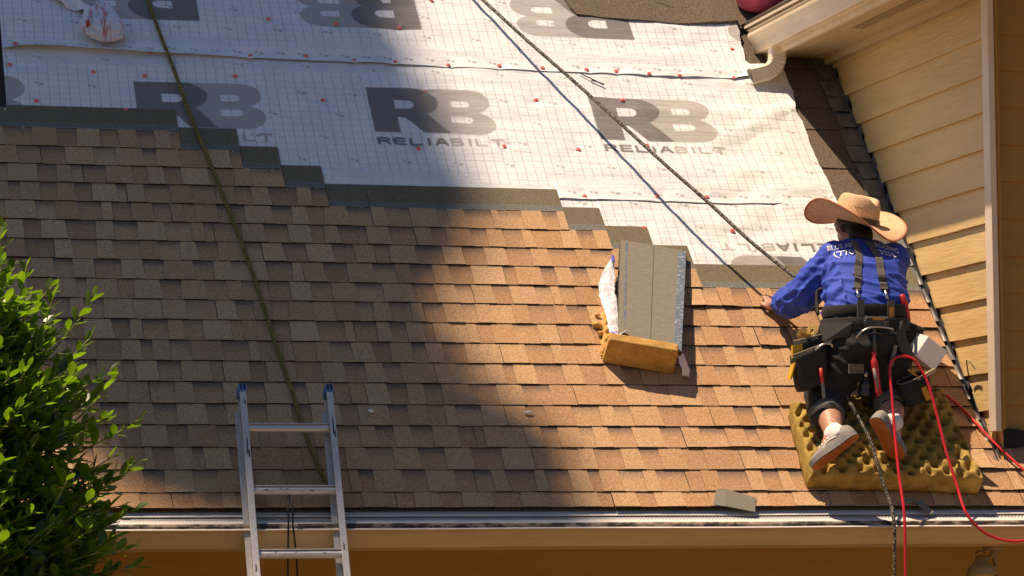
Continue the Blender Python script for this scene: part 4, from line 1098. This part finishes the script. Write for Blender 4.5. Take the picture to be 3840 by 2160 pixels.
def shoe(heel, toe, nrm, nm):
    heel, toe = Vector(heel), Vector(toe); ax = (toe-heel).normalized(); L = (toe-heel).length
    nz = Vector(nrm); nz = (nz-ax*nz.dot(ax)).normalized(); sd = ax.cross(nz)
    st = [0,.03,.08,.16,.28,.42,.56,.70,.82,.91,.97,1.0]
    wd = [.014,.027,.035,.038,.037,.038,.045,.051,.050,.041,.025,.007]
    ht = [.045,.068,.080,.086,.088,.082,.072,.062,.054,.046,.036,.022]
    def ring(i, prof):
        c = heel+ax*(L*st[i]); return [c+sd*(x*wd[i])-nz*z for x, z in prof(i)]
    # upper
    pu = lambda i: [(-.94,.014),(-.97,.5*ht[i]),(-.72,.82*ht[i]),(-.3,.98*ht[i]),(.3,.98*ht[i]),(.72,.82*ht[i]),(.97,.5*ht[i]),(.94,.014)]
    b = MB(); n = 8; V = [p for i in range(12) for p in ring(i, pu)]; F = [(i*n+j, i*n+j+1, (i+1)*n+j+1, (i+1)*n+j) for i in range(11) for j in range(n-1)]
    F += [tuple(range(n))[::-1], tuple(range(11*n, 12*n))]; b.add(V, F); up_ = b.build(nm, M['shoe'], man, True)
    s2 = up_.modifiers.new('sub', 'SUBSURF'); s2.levels = s2.render_levels = 2
    # rubber side wall and gum sole
    ps = lambda i: [(-1.05,.026),(-1.08,.0),(1.08,.0),(1.05,.026)]
    b = MB(); n = 4; V = [p for i in range(12) for p in ring(i, ps)]
    F = [(i*n+j, i*n+(j+1) % n, (i+1)*n+(j+1) % n, (i+1)*n+j) for i in range(11) for j in range(n)]+[(3,2,1,0),(44,45,46,47)]
    b.add(V, F); sl = b.build('sidewall', M['shoe_side'], up_); bevel(sl, .002)
    pz = lambda i: [(-.97,-.0022),(.97,-.0022)]
    b = MB(); V = [p for i in range(12) for p in ring(i, pz)]; b.add(V, [(2*i, 2*i+1, 2*i+3, 2*i+2) for i in range(11)])
    sole = b.build('sole', M['sole'], up_)
    b = MB()          # moulded waffle ridges
    for k in range(1, 34):
        f = k/34; wv = float(np.interp(f, st, wd))*.9; c = heel+ax*(L*f)+nz*.003
        b.obox(c, sd*wv, ax*.0011, nz*.0009)
    for k in range(-5, 6):
        c = heel+ax*(L*.5)+nz*.0032+sd*(k*.0066); b.obox(c, sd*.0009, ax*(L*(.43-abs(k)*.028)), nz*.0007)
    b.build('sole_tread', M['sole'], sole)
    b = MB()
    for k in range(4):
        c = heel+ax*(L*(.46+.07*k)); hh = float(np.interp(.46+.07*k, st, ht))
        b.tube(spline([c+sd*-.030-nz*(hh*.80), c-nz*(hh*1.04), c+sd*.030-nz*(hh*.80)], 5), .004, 6)
    b.build('lace', M['white_cloth'], up_, True)
    b = MB()
    for s_ in (-1, 1):
        b.tube(spline([heel+ax*(L*.30)+sd*(s_*.0335)-nz*.045, heel+ax*(L*.48)+sd*(s_*.035)-nz*.052, heel+ax*(L*.66)+sd*(s_*.041)-nz*.030], 6), .0038, 6)
    b.build('side_stripe', M['white_cloth'], up_, True)
    return up_
s1 = shoe((4.800,-.185,.268), (4.612,-.085,.112), (.62,-.55,-.25), 'shoe'); s1['label'] = 'grey canvas shoe showing its gum sole, toes to the left'
s2 = shoe((4.905,-.115,.352), (5.060,-.040,.158), (-.72,-.52,-.15), 'shoe'); s2['label'] = 'grey canvas shoe showing its gum sole, toes to the right'
for a, c in ((ankL, (4.738,-.135,.250)), (ankR, (4.985,-.07,.315))):
    b = MB(); a = Vector(a); c = Vector(c); b.tube([a+(a-c)*.15, a.lerp(c,.3), a.lerp(c,.7), c], [.047,.050,.049,.044], 18); b.build('sock', M['white_cloth'], man, True)

# hair, goggle strap ---------------------------------------------------------
b = MB(); b.add(*sph((5.048,.475,1.33),(.084,.098,.092),3)); chain(b, [((5.053,.43,1.30),(.070,.045,.05)),((5.054,.40,1.255),(.066,.04,.04))], 4)
vs, fs = skinned(b, .007, 3, lambda p, n: .004*mnoise.noise(p*60)); obj('hair', vs, fs, M['hair'], man, True)
b = MB(); b.tube([Vector((5.052+.090*math.cos(t), .49+.100*math.sin(t), 1.318)) for t in [2*math.pi*i/28 for i in range(29)]], .007, 6); b.build('eyewear_strap', M['steel_dark'], man, True)

# straw hat ------------------------------------------------------------------
hc = Vector((5.046,.455,1.326)); hz = Vector((.17,-.20,.955)).normalized(); hx = Vector((math.cos(rad(34)),math.sin(rad(34)),0)); hx = (hx-hz*hx.dot(hz)).normalized(); hy = hz.cross(hx)
def HP(x, y, z): return hc+hx*x+hy*y+hz*z
hat = empty('straw_hat', hc, 'wide brimmed straw cowboy hat with a black band on the kneeling person', 'hat')
n = 72; rings = 14; vs = []; fs = []
def brim(t, a):
    ca, sa = math.cos(a), math.sin(a); r0 = (.098, .112); r1 = (.290, .232)
    x = ca*(r0[0]+(r1[0]-r0[0])*t); y = sa*(r0[1]+(r1[1]-r0[1])*t)
    side = abs(ca)**1.6
    up_ = (.080 if ca < 0 else .070)*side*t**1.6 - .046*abs(sa)**2*t**1.3*(1.0 if sa < 0 else 1.15)
    x *= 1-(.10 if ca < 0 else .05)*side*t**2
    return x, y, up_+.004*math.sin(a*5)*t
for i in range(rings+1):
    t = i/rings
    for k in range(n): vs.append(HP(*brim(t, 2*math.pi*k/n)))
fs = [(i*n+k, i*n+(k+1) % n, (i+1)*n+(k+1) % n, (i+1)*n+k) for i in range(rings) for k in range(n)]
br = obj('brim', vs, fs, M['straw'], hat, True); sm = br.modifiers.new('solid', 'SOLIDIFY'); sm.thickness = .004
b = MB(); b.tube([HP(*brim(1.0, 2*math.pi*k/n)) for k in range(n+1)], .0048, 6, caps=False); b.build('brim_binding', M['straw_edge'], br, True)
prf = [(1.0,0),(.99,.03),(.965,.07),(.93,.105),(.86,.132),(.72,.146),(.45,.138),(.2,.122),(0,.116)]
vs = []; m = len(prf)
for r_, z in prf:
    for k in range(n):
        a = 2*math.pi*k/n; ca, sa = math.cos(a), math.sin(a); f = z/.146
        pinch = 1-.16*f*abs(ca)**2*max(0, sa+.3) ; dent = .024*math.exp(-(ca*r_)**2/.05)*(f**3)
        vs.append(HP(ca*.104*r_*pinch, sa*.120*r_*(1-.06*f), (z-dent+.012*f*abs(ca*r_))*.88))
fs = [(i*n+k, i*n+(k+1) % n, (i+1)*n+(k+1) % n, (i+1)*n+k) for i in range(m-1) for k in range(n)]
crn = obj('crown', vs, fs, M['straw'], hat, True)
s3 = crn.modifiers.new('sub', 'SUBSURF'); s3.levels = s3.render_levels = 1
b = MB(); V = [HP(math.cos(2*math.pi*k/n)*q, math.sin(2*math.pi*k/n)*q*1.155, z) for q, z in ((.1065,.004),(.1060,.030)) for k in range(n)]
b.add(V, [(k, (k+1) % n, n+(k+1) % n, n+k) for k in range(n)]); hb_ = b.build('hat_band', M['leather'], hat, True)
b = MB(); b.tube(spline([HP(.075,-.085,.020),HP(.080,-.094,.006),HP(.082,-.110,.004),HP(.084,-.128,.004)], 5), .003, 6); b.build('band_cord', M['white_cloth'], hb_, True)
b = MB()
for k in range(3):
    a = rad(205+k*7.5); b.tube([HP(math.cos(a)*.0955, math.sin(a)*.1095, .074), HP(math.cos(a)*.1035, math.sin(a)*.1185, .074)], .0035, 8)
b.build('air_hole', M['black'], crn)

# ============================================================ TOOL BELT
tb = empty('tool_belt', (4.975,.16,.79), 'black tool belt with pouches and grey suspenders round the waist of the kneeling person', 'tool belt')
def ringband(c, a_, b_, z0, z1, n=48, tilt=0.):
    V = []
    for q, z in ((.985,z0),(1.0,z0+(z1-z0)*.1),(1.006,(z0+z1)/2),(1.0,z1-(z1-z0)*.1),(.985,z1)):
        for k in range(n):
            t = 2*math.pi*k/n; V.append((c[0]+a_*q*math.cos(t), c[1]+b_*q*math.sin(t), z+tilt*math.cos(t)))
    return V, [(i*n+k, i*n+(k+1) % n, (i+1)*n+(k+1) % n, (i+1)*n+k) for i in range(4) for k in range(n)]
b = MB(); b.add(*ringband((4.985,.180), .210,.150, .835, .893, tilt=.004)); b.build('padded_band', M['nylon'], tb, True)
b = MB(); b.add(*ringband((4.978,.165), .216,.170, .770, .828)); b.build('belt', M['nylon'], tb, True)
def strapstrip(pts, wid, m, name, parent, off=.006, cast=True):
    P = spline(pts, 8); V = []; k = len(P)
    for i, p in enumerate(P):
        t = (P[min(i+1,k-1)]-P[max(i-1,0)]); t.y = 0; t.normalize(); sd = Vector((t.z,0,-t.x))
        for s_ in (-1, 1):
            q = p+sd*(wid/2*s_); V.append(onback(q.x, q.z, off) if cast else q)
    # keep the strap flat across its width
    for i in range(k):
        ym = min(V[2*i].y, V[2*i+1].y); V[2*i].y = V[2*i+1].y = ym
    b = MB(); b.add(V, [(2*i, 2*i+1, 2*i+3, 2*i+2) for i in range(k-1)]); o = b.build(name, m, parent)
    sm = o.modifiers.new('s', 'SOLIDIFY'); sm.thickness = .0025; return o
SL = [(4.990,0,1.215),(4.982,0,1.175),(4.952,0,1.083),(4.930,0,1.00),(4.920,0,.965)]
SR = [(5.062,0,1.215),(5.066,0,1.175),(5.058,0,1.084),(5.053,0,1.00),(5.052,0,.962)]
for S_, zc in ((SL, 1.035), (SR, 1.02)):
    st_ = strapstrip([Vector(p) for p in S_], .036, M['strap'], 'suspender', tb)
    xm = float(np.interp(zc, [p[2] for p in S_[::-1]], [p[0] for p in S_[::-1]]))
    for dz in (.0, -.013):
        c = onback(xm, zc+dz, .011); b = MB(); b.obox(c, (.022,0,0), (0,.003,0), (0,0,.0035)); bevel(b.build('slide_buckle', M['steel_dark'], st_), .001)
    xe, ze = S_[-1][0], S_[-1][2]
    c = onback(xe, ze, .010); b = MB(); b.obox(c, (.021,0,0), (0,.003,0), (0,0,.005)); b.build('strap_end', M['nylon'], st_)
    b = MB(); p0 = onback(xe, ze-.008, .010); p1 = onback(xe, ze-.045, .014); b.tube([p0, p0.lerp(p1,.5), p1], [.010,.006,.009], 10); b.build('snap_hook', M['steel'], st_, True)
    xb = xe-.018 if S_ is SL else xe+.004
    b = MB(); b.obox((xb, .026 if S_ is SL else .03, .845), (.017,0,0), (0,.003,0), (0,-.004,.065)); b.build('belt_tab', M['strap'], tb)
b = MB(); b.obox((5.056,.021,.838), (.009,0,0), (0,.002,0), (0,-.002,.038)); b.build('tab_label', M['orange'], tb)
# hammer bracket with a metal loop, centre back
b = MB(); b.obox((4.968,-.008,.800), (.060,0,0), (0,.014,0), (0,-.004,.028)); br_ = b.build('lumbar_block', M['nylon_grey'], tb); bevel(br_, .010, 3)
b = MB(); b.obox((4.972,-.0235,.818), (.030,0,0), (0,.0015,0), (0,0,.007)); b.build('block_label', M['orange'], br_)
b = MB(); b.tube(spline([(4.865,.0,.725),(4.885,-.025,.755),(4.925,-.035,.775),(4.975,-.038,.778),(5.03,-.03,.772),(5.05,-.01,.765)], 6), .0045, 8); b.build('hammer_loop', M['steel'], tb, True)
b = MB(); b.tube(spline([(4.868,-.008,.72),(4.90,-.03,.742),(4.94,-.03,.752),(4.985,-.02,.748)], 5), .0035, 6); b.build('wire_hook', M['steel_dark'], tb, True)
def pouch(name, top, wv, dv_, hv, m, flare=.85, rim=True, sag=.0):
    """open pouch: top = centre of the mouth, half width / half depth vectors, vector down to the bottom"""
    top, wv, dv_, hv = map(Vector, (top, wv, dv_, hv)); n = 24; V = []
    lev = [(0,1.0),(.15,1.0),(.5,.97),(.8,flare),(.95,flare*.9),(1.0,flare*.55)]
    for f, q in lev:
        for k in range(n):
            a = 2*math.pi*k/n; ca, sa = math.cos(a), math.sin(a); e = .55
            cx, cy = math.copysign(abs(ca)**e, ca), math.copysign(abs(sa)**e, sa)
            p = top+hv*f+wv*(cx*q)+dv_*(cy*q); V.append(p+(dv_.normalized()*.006*mnoise.noise(p*30)+wv.normalized()*.004*mnoise.noise(p*22)))
    F = [(i*n+k, i*n+(k+1) % n, (i+1)*n+(k+1) % n, (i+1)*n+k) for i in range(len(lev)-1) for k in range(n)]
    F.append(tuple(range((len(lev)-1)*n, len(lev)*n)))
    o = obj(name, V, F, m, tb, True); s_ = o.modifiers.new('s', 'SOLIDIFY'); s_.thickness = .004
    if rim:
        b = MB(); b.tube([V[k % n] for k in range(n+1)], .0055, 6, caps=False); b.build('rim_binding', M['binding'], o, True)
    return o
# left: upper nail pouch hanging from a wide flap, big lower pouch with tools
up_p = pouch('nail_pouch', (4.676,.115,.735), (.066,0,.016), (0,.045,.0), (.006,-.005,-.150), M['nylon'])
b = MB(); V = [(4.79,.06,.83),(4.86,.02,.80),(4.845,.03,.74),(4.735,.065,.715),(4.69,.10,.735),(4.725,.09,.80)]
b.add(V, [(0,1,2,3,4,5)]); fl_ = b.build('pouch_flap', M['nylon_grey'], tb); s_ = fl_.modifiers.new('s','SOLIDIFY'); s_.thickness = .008
lo_p = pouch('tool_pouch', (4.648,.060,.672), (.078,0,.028), (0,.050,-.004), (.020,.005,-.175), M['nylon'], .9); lo_p['label'] = 'deep black tool pouch with brown binding'
b = MB(); b.obox((4.592,.050,.668), (.024,0,.004), (0,.012,0), (0,0,.030)); b.build('yellow_divider', M['yellow'], lo_p)
b = MB(); b.obox((4.566,.055,.575), (.004,.0,0), (0,.026,0), (.012,0,.040)); b.build('yellow_patch', M['yellow'], lo_p)
b = MB(); b.tube(spline([(4.665,.005,.668),(4.69,-.005,.69),(4.715,-.006,.70),(4.745,.0,.696),(4.75,.005,.685)], 5), .005, 8); b.build('carabiner', M['steel'], lo_p, True)
b = MB(); b.obox((4.865,.0,.585), (.036,0,0), (0,.006,0), (0,0,.022)); b.build('leather_patch', M['binding'], lo_p)
# right: slanted pouches
rp1 = pouch('side_pouch', (5.205,.150,.800), (.050,0,-.018), (0,.045,0), (-.020,-.01,-.160), M['nylon'], .75)
rp2 = pouch('bolt_pouch', (5.150,.020,.545), (.070,0,.028), (0,.045,.01), (.030,-.005,-.115), M['nylon'], .9)
b = MB(); b.obox((5.200,-.030,.470), (.012,0,.006), (0,.003,0), (-.012,0,.030)); b.build('yellow_patch', M['yellow'], rp2)
b = MB(); b.obox((5.150,-.012,.560), (.030,0,-.022), (0,.004,0), (.002,0,.003)); b.build('yellow_piping', M['yellow'], rp2)
b = MB(); V = [(5.075,.03,.80),(5.105,.02,.815),(5.122,.03,.74),(5.165,.035,.655),(5.140,.02,.635),(5.090,.01,.665),(5.070,.01,.72)]
b.add(V, [tuple(range(7))]); o = b.build('pouch_flap', M['nylon_grey'], tb); s_ = o.modifiers.new('s','SOLIDIFY'); s_.thickness = .008
b = MB(); b.tube(spline([(4.79,.30,.86),(4.80,.34,.93),(4.812,.36,.975),(4.835,.34,.985),(4.845,.30,.95),(4.835,.25,.88)], 6), .0085, 8); b.build('harness_loop', M['nylon'], tb, True)

# things carried on the belt -------------------------------------------------
nl = empty('nail_coils', (4.676,.115,.74), 'brass nail coils heaped in the upper left belt pouch', 'nails')
for c, ax_, rr in (((4.648,.10,.752),(.3,-.5,.8),.030), ((4.700,.11,.760),(-.75,-.45,.5),.034)):
    bm = MB(); ax_ = Vector(ax_).normalized(); r0 = ax_.cross(Vector((0,1,.2))).normalized(); r1 = ax_.cross(r0)
    for rg_ in range(3):
        nn = 22-5*rg_
        for k in range(nn):
            t = 2*math.pi*k/nn; p = Vector(c)+(r0*math.cos(t)+r1*math.sin(t))*(rr-.010*rg_); bm.tube([p-ax_*.020, p+ax_*.016, p+ax_*.0162, p+ax_*.018], [.0016,.0016,.0038,.0038], 6)
    bm.build('nail_coil', M['brass'], nl)['kind'] = 'stuff'
hm = empty('hammer', (4.955,-.02,.62), 'hammer with a red and grey grip hanging head up from the back of the belt', 'hammer')
b = MB(); b.tube([(4.952,-.012,.79),(4.950,-.02,.72),(4.947,-.028,.655)], [.010,.009,.0095], 10); b.build('shaft', M['steel_dark'], hm, True)
b = MB(); b.tube(spline([(4.946,-.028,.66),(4.943,-.032,.62),(4.952,-.034,.55),(4.962,-.034,.48),(4.968,-.034,.462)], 5), [.011]*5+[.0165]*5+[.0135]*5+[.015]*5+[.021], 12); b.build('grip', M['red_plastic'], hm, True)
b = MB(); b.tube([(4.935,-.046,.585),(4.944,-.048,.54),(4.953,-.047,.49)], [.006,.0085,.006], 8); b.build('grip_inlay', M['grey_plastic'], hm, True)
b = MB(); b.obox((4.953,-.012,.800), (.050,0,0), (0,.012,0), (0,0,.012)); bevel(b.build('head', M['steel_dark'], hm), .006, 3)
b = MB(); b.tube([(5.000,-.012,.800),(5.022,-.014,.797)], .015, 12); b.build('striking_face', M['steel_dark'], hm, True)
kn = empty('utility_knife', (5.165,.12,.88), 'red handled utility knife standing in the right side pouch', 'knife')
b = MB(); b.tube(spline([(5.145,.115,.945),(5.153,.11,.91),(5.165,.11,.86),(5.175,.12,.81)], 4), [.010,.0135,.015,.0155,.0155,.0155,.0155,.0155,.0155,.0155,.0155,.0150,.0145], 12); b.build('handle', M['red_plastic'], kn, True)
b = MB(); b.obox((5.158,.094,.885), (.004,0,-.001), (0,.003,0), (.006,0,.025)); b.build('slide_button', M['red_plastic'], kn)
pb = empty('pry_tool', (4.69,.0,.50), 'thin notched steel blade with a short red handle on the left pouch', 'tool')
b = MB(); b.tube([(4.686,-.012,.585),(4.689,-.014,.55),(4.692,-.014,.515)], [.008,.0085,.007], 10); b.build('handle', M['red_plastic'], pb, True)
b = MB(); b.add([(4.684,-.014,.520),(4.699,-.014,.520),(4.706,-.016,.455),(4.702,-.016,.443),(4.699,-.016,.455),(4.694,-.016,.443),(4.690,-.016,.458)], [(0,1,2,3,4,5,6)]); o = b.build('blade', M['steel'], pb); s_ = o.modifiers.new('s','SOLIDIFY'); s_.thickness = .002
b = MB(); e1 = Vector((.048,.02,-.032)); e2 = Vector((.022,.062,.052)); e3 = Vector((-.040,-.01,-.042))
b.obox((5.235,.075,.675), Vector((.045,-.006,-.036)), Vector((-.020,.045,.014)), Vector((.034,.0,.046))); o = b.build('nail_box', M['card'], None, origin=(5.235,.075,.675)); bevel(o, .002)
tag(o, 'white cardboard box of nails poking out of the right side of the belt', 'box')
for (c, ax_, ay_, lab) in (((5.053,.005,.650), Vector((-.006,0,-.024)), Vector((.0085,.002,-.002)), 'narrow pale strip of nails clipped upright beside the red hose loop'), ((5.208,-.02,.558), Vector((.042,.0,.024)), Vector((.004,.0,-.008)), 'pale wood handled scraper lying slanted across the lower right pouch')):
    b = MB(); az_ = Vector((0,.009,0)); b.obox(c, ax_*2 if ax_.length < .03 else ax_, ay_, az_); o = b.build('nail_strip' if 'strip' in lab else 'scraper', M['wood'] if 'wood' in lab else M['grey_plastic'], None, origin=c); bevel(o, .002); tag(o, lab, 'nails' if 'strip' in lab else 'scraper')
ng = empty('nail_gun', (4.945,.13,.52), 'black ribbed nail gun body showing between the thighs of the kneeling person', 'nail gun')
b = MB(); b.add(*lathe((4.948,.10,.545), (-.12,-.08,-1), [(0,0),(.020,0),(.022,.006),(.022,.018),(.027,.022),(.028,.046),(.025,.050),(.028,.054),(.029,.080),(.024,.088),(0,.088)])); b.build('cylinder', M['steel_dark'], ng, True)
b = MB(); b.tube([(4.950,.10,.585),(4.949,.10,.548)], [.012,.016], 10); b.build('fitting', M['steel'], ng, True)
b = MB(); b.obox((4.955,.18,.56), (.022,0,0), (0,.075,0), (0,0,.026)); bevel(b.build('body', M['black'], ng), .01, 3)

# ============================================================ PLANTS
LEAF = [(0,0,0),(.30,.22,.03),(.5,.5,.045),(.40,.78,.03),(0,1,.0),(-.40,.78,.03),(-.5,.5,.045),(-.30,.22,.03)]
LF = [(0,1,2,8),(8,2,3,4),(0,8,6,7),(8,4,5,6)]
LEAFV = LEAF+[(0,.5,-.02)]
def leaf_frame(p, d_, nrm, ln, wd):
    d_ = d_.normalized(); sd = d_.cross(nrm).normalized(); nn = sd.cross(d_)
    return [p+sd*(x*wd)+d_*(y*ln)+nn*(z*ln) for x, y, z in LEAFV]
shr = empty('shrub', (.55,-1.0,GZ), 'glossy green leafed evergreen shrub at the lower left corner', 'shrub')
rg = random.Random(5)
prof_s = [(-3.2,.84),(-1.2,.86),(-.35,.85),(-.05,.80),(.25,.71),(.45,.58),(.65,.44),(.78,.34),(.9,.28),(1.12,.2)]
def rad_at(z): return float(np.interp(z, [p[0] for p in prof_s], [p[1] for p in prof_s]))
CX, CY = .47, -1.0
twigs = []
for i in range(760):
    z = rg.uniform(-.75, .80) if i < 640 else rg.uniform(.2, .78)
    a = rg.uniform(-2.6, .75) if rg.random() < .8 else rg.uniform(0, 6.28)
    R_ = rad_at(z)*rg.uniform(.55, 1.0)*(.92+.16*mnoise.noise((a*2, z*4, 1)))
    tip = Vector((CX+math.cos(a)*R_, CY+math.sin(a)*R_*.8, z)); ln = rg.uniform(.10,.24)
    d_ = (Vector((math.cos(a), math.sin(a)*.8, .35+.5*max(0, z)))+Vector((rg.uniform(-.5,.5), rg.uniform(-.5,.5), rg.uniform(-.2,.6)))).normalized()
    twigs.append((tip, d_, ln))
for (x, z, dx, dz, ln) in ((.835,.90,.10,.6,.20),(.845,.86,.5,.5,.12),(1.02,.66,.35,1.0,.16),(1.10,.62,.75,1.0,.24),(1.20,.33,.75,.8,.20),(1.19,.20,.8,.7,.18),(1.24,.02,.9,.55,.22),(1.25,.20,.8,.4,.20),(1.28,-.15,.8,.5,.18),(1.25,-.27,.9,.3,.2),(1.05,.44,.7,.8,.26),(1.10,.38,.9,.5,.24),(.93,.78,.2,1,.16),(.98,.74,.6,.7,.16)):
    twigs.append((Vector((x, -.86+rg.uniform(-.1,.1), z)), Vector((dx, -.1, dz)).normalized(), ln)); 
front_leaves = []; rest_v = []; rest_f = []; tw = MB()
for (p, d_, ln) in twigs:
    q = p+d_*ln; mid = p.lerp(q,.5)+Vector((rg.uniform(-.01,.01), 0, rg.uniform(-.01,.01)))
    tw.tube([p-d_*.12, mid, q], [.0035,.0028,.0018], 5)
    nl_ = int(ln/.021)
    for k in range(nl_):
        f = k/nl_; c = (p-d_*.02).lerp(q, f); ang = k*2.4+rg.uniform(-.4,.4)
        e0 = d_.cross(Vector((.1,.9,.2))).normalized(); e1 = d_.cross(e0)
        out = (e0*math.cos(ang)+e1*math.sin(ang)); dd = (out*(1.0-.55*f)+d_*(.55+.5*f)+Vector((0,0,.15))).normalized()
        L_ = rg.uniform(.060,.098)*(1-.25*f); nn = (Vector((rg.uniform(-.5,.5), rg.uniform(-.5,.5), 1.0))+d_*.3).normalized()
        V = leaf_frame(c, dd, nn, L_, L_*rg.uniform(.46,.56))
        front_leaves.append((c, V))
# the 300 that stand out most are leaves of their own, the others one mass
def outness(c): return (c.x-CX)/max(.2, rad_at(c.z)) + .25*(c.z > .1) - .5*(c.y-CY) + (1.0 if c.x > .86 else 0)
front_leaves.sort(key=lambda t: -outness(t[0]))
for i, (c, V) in enumerate(front_leaves):
    if i < 300 and c.z > -.42: obj('leaf', V, LF, M['leaf'], shr, True, origin=c)
    else:
        n0 = len(rest_v); rest_v += V; rest_f += [tuple(n0+j for j in f) for f in LF]
for i in range(12500):          # inner foliage
    z = rg.uniform(-1.1,.72); a = rg.uniform(0, 6.28); R_ = rad_at(z)*math.sqrt(rg.random())*.92
    c = Vector((CX+math.cos(a)*R_, CY+math.sin(a)*R_*.8, z)); dd = Vector((rg.uniform(-1,1), rg.uniform(-1,1), rg.uniform(-.5,1))).normalized()
    V = leaf_frame(c, dd, Vector((rg.uniform(-1,1), rg.uniform(-1,1), 1)).normalized(), rg.uniform(.06,.09), rg.uniform(.034,.046))
    n0 = len(rest_v); rest_v += V; rest_f += [tuple(n0+j for j in f) for f in LF]
obj('foliage', rest_v, rest_f, M['leaf'], shr, True)['kind'] = 'stuff'
tw.build('twigs', M['twig'], shr, True)['kind'] = 'stuff'
st = MB()
for k in range(9):
    a = k*.7; st.tube(spline([(CX+.05*math.cos(a), CY+.05*math.sin(a), GZ),(CX+.2*math.cos(a), CY+.2*math.sin(a), -1.6),(CX+.38*math.cos(a), CY+.35*math.sin(a), -.3),(CX+.4*math.cos(a), CY+.35*math.sin(a), .55)], 5), .02, 7)
    
st.build('stems', M['bark'], shr, True)['kind'] = 'stuff'

# tall tree beyond the left end of the house; its crown shades the left of the roof
def shaded(u, s):
    ub = float(np.interp(s, [-.3,-.07,.166,.376,.55,.72,1.09,1.42,1.79,2.08,2.38,2.82,3.19,3.62,5.4], [3.52,3.50,3.45,3.35,3.15,2.95,2.95,3.02,3.16,3.28,3.20,3.20,3.08,3.03,3.03]))
    if u > ub: return False
    if s < .95:
        if u < float(np.interp(s, [-.3,-.06,.03,.2,.4,.7,.95], [2.6,1.75,1.56,1.54,1.45,1.28,.7])): return False
    if (u-2.30)**2+(s-.72)**2 < .075**2: return False
    return True
tr = random.Random(3); tv = []; tf = []; cents = []
tree = empty('tree', (-9.4,2.4,GZ), 'tall leafy tree beyond the left end of the house, out of view', 'tree')
N_ = 0
while N_ < 66000:
    u, s = tr.uniform(-2.2,3.55), tr.uniform(-.3,6.4)
    if not shaded(u+tr.gauss(0,.10), s+tr.gauss(0,.06)): continue
    t = tr.uniform(25.,36.); c = RP(u, s, 0)+SUN*t
    dd = Vector((tr.uniform(-1,1), tr.uniform(-1,1), tr.uniform(-1,1))).normalized(); nn = Vector((tr.uniform(-1,1), tr.uniform(-1,1), tr.uniform(-1,1))).normalized()
    sd = dd.cross(nn).normalized(); L_ = tr.uniform(.17,.26)
    n0 = len(tv); tv += [c-dd*L_*.5, c+sd*L_*.3, c+dd*L_*.5, c-sd*L_*.3]; tf.append((n0, n0+1, n0+2, n0+3)); N_ += 1
    if N_ % 4000 == 0: cents.append(c)
obj('crown', tv, tf, M['tree_leaf'], tree)
b = MB(); top = Vector((-9.6,3.0,30.0)); base = Vector((-9.4,2.4,GZ))
b.tube(spline([base, base.lerp(top,.3)+Vector((.2,0,0)), base.lerp(top,.65)+Vector((-.2,.1,0)), top], 8), [.45-.36*i/24 for i in range(25)], 14)
for c in cents:
    p = base.lerp(top, tr.uniform(.6,.95)); b.tube(spline([p, p.lerp(c,.5)+Vector((0,0,.5)), c], 6), [.09-.07*i/12 for i in range(13)], 7)
b.build('trunk', M['bark'], tree, True)
# unseen leaf mass behind the viewer, added to darken the front-facing walls
wv_ = []; wf_ = []
for i in range(9000):
    x = tr.uniform(-26,30); z = GZ+tr.random()**.8*(13+3*mnoise.noise((x*.15,0,0))); y = -27-tr.random()*5-(0 if z > 3 else 1.)
    c = Vector((x, y, z)); dd = Vector((tr.uniform(-1,1), tr.uniform(-1,1), tr.uniform(-1,1))).normalized(); nn = Vector((tr.uniform(-1,1), tr.uniform(-1,1), tr.uniform(-1,1))).normalized(); sd = dd.cross(nn).normalized(); L_ = tr.uniform(.7,1.2)
    n0 = len(wv_); wv_ += [c-dd*L_*.5, c+sd*L_*.35, c+dd*L_*.5, c-sd*L_*.35]; wf_.append((n0, n0+1, n0+2, n0+3))
tag(obj('shading_trees', wv_, wf_, M['tree_leaf']), 'unseen dense trees behind the viewer, added to darken the front walls', 'woodland', kind='stuff')
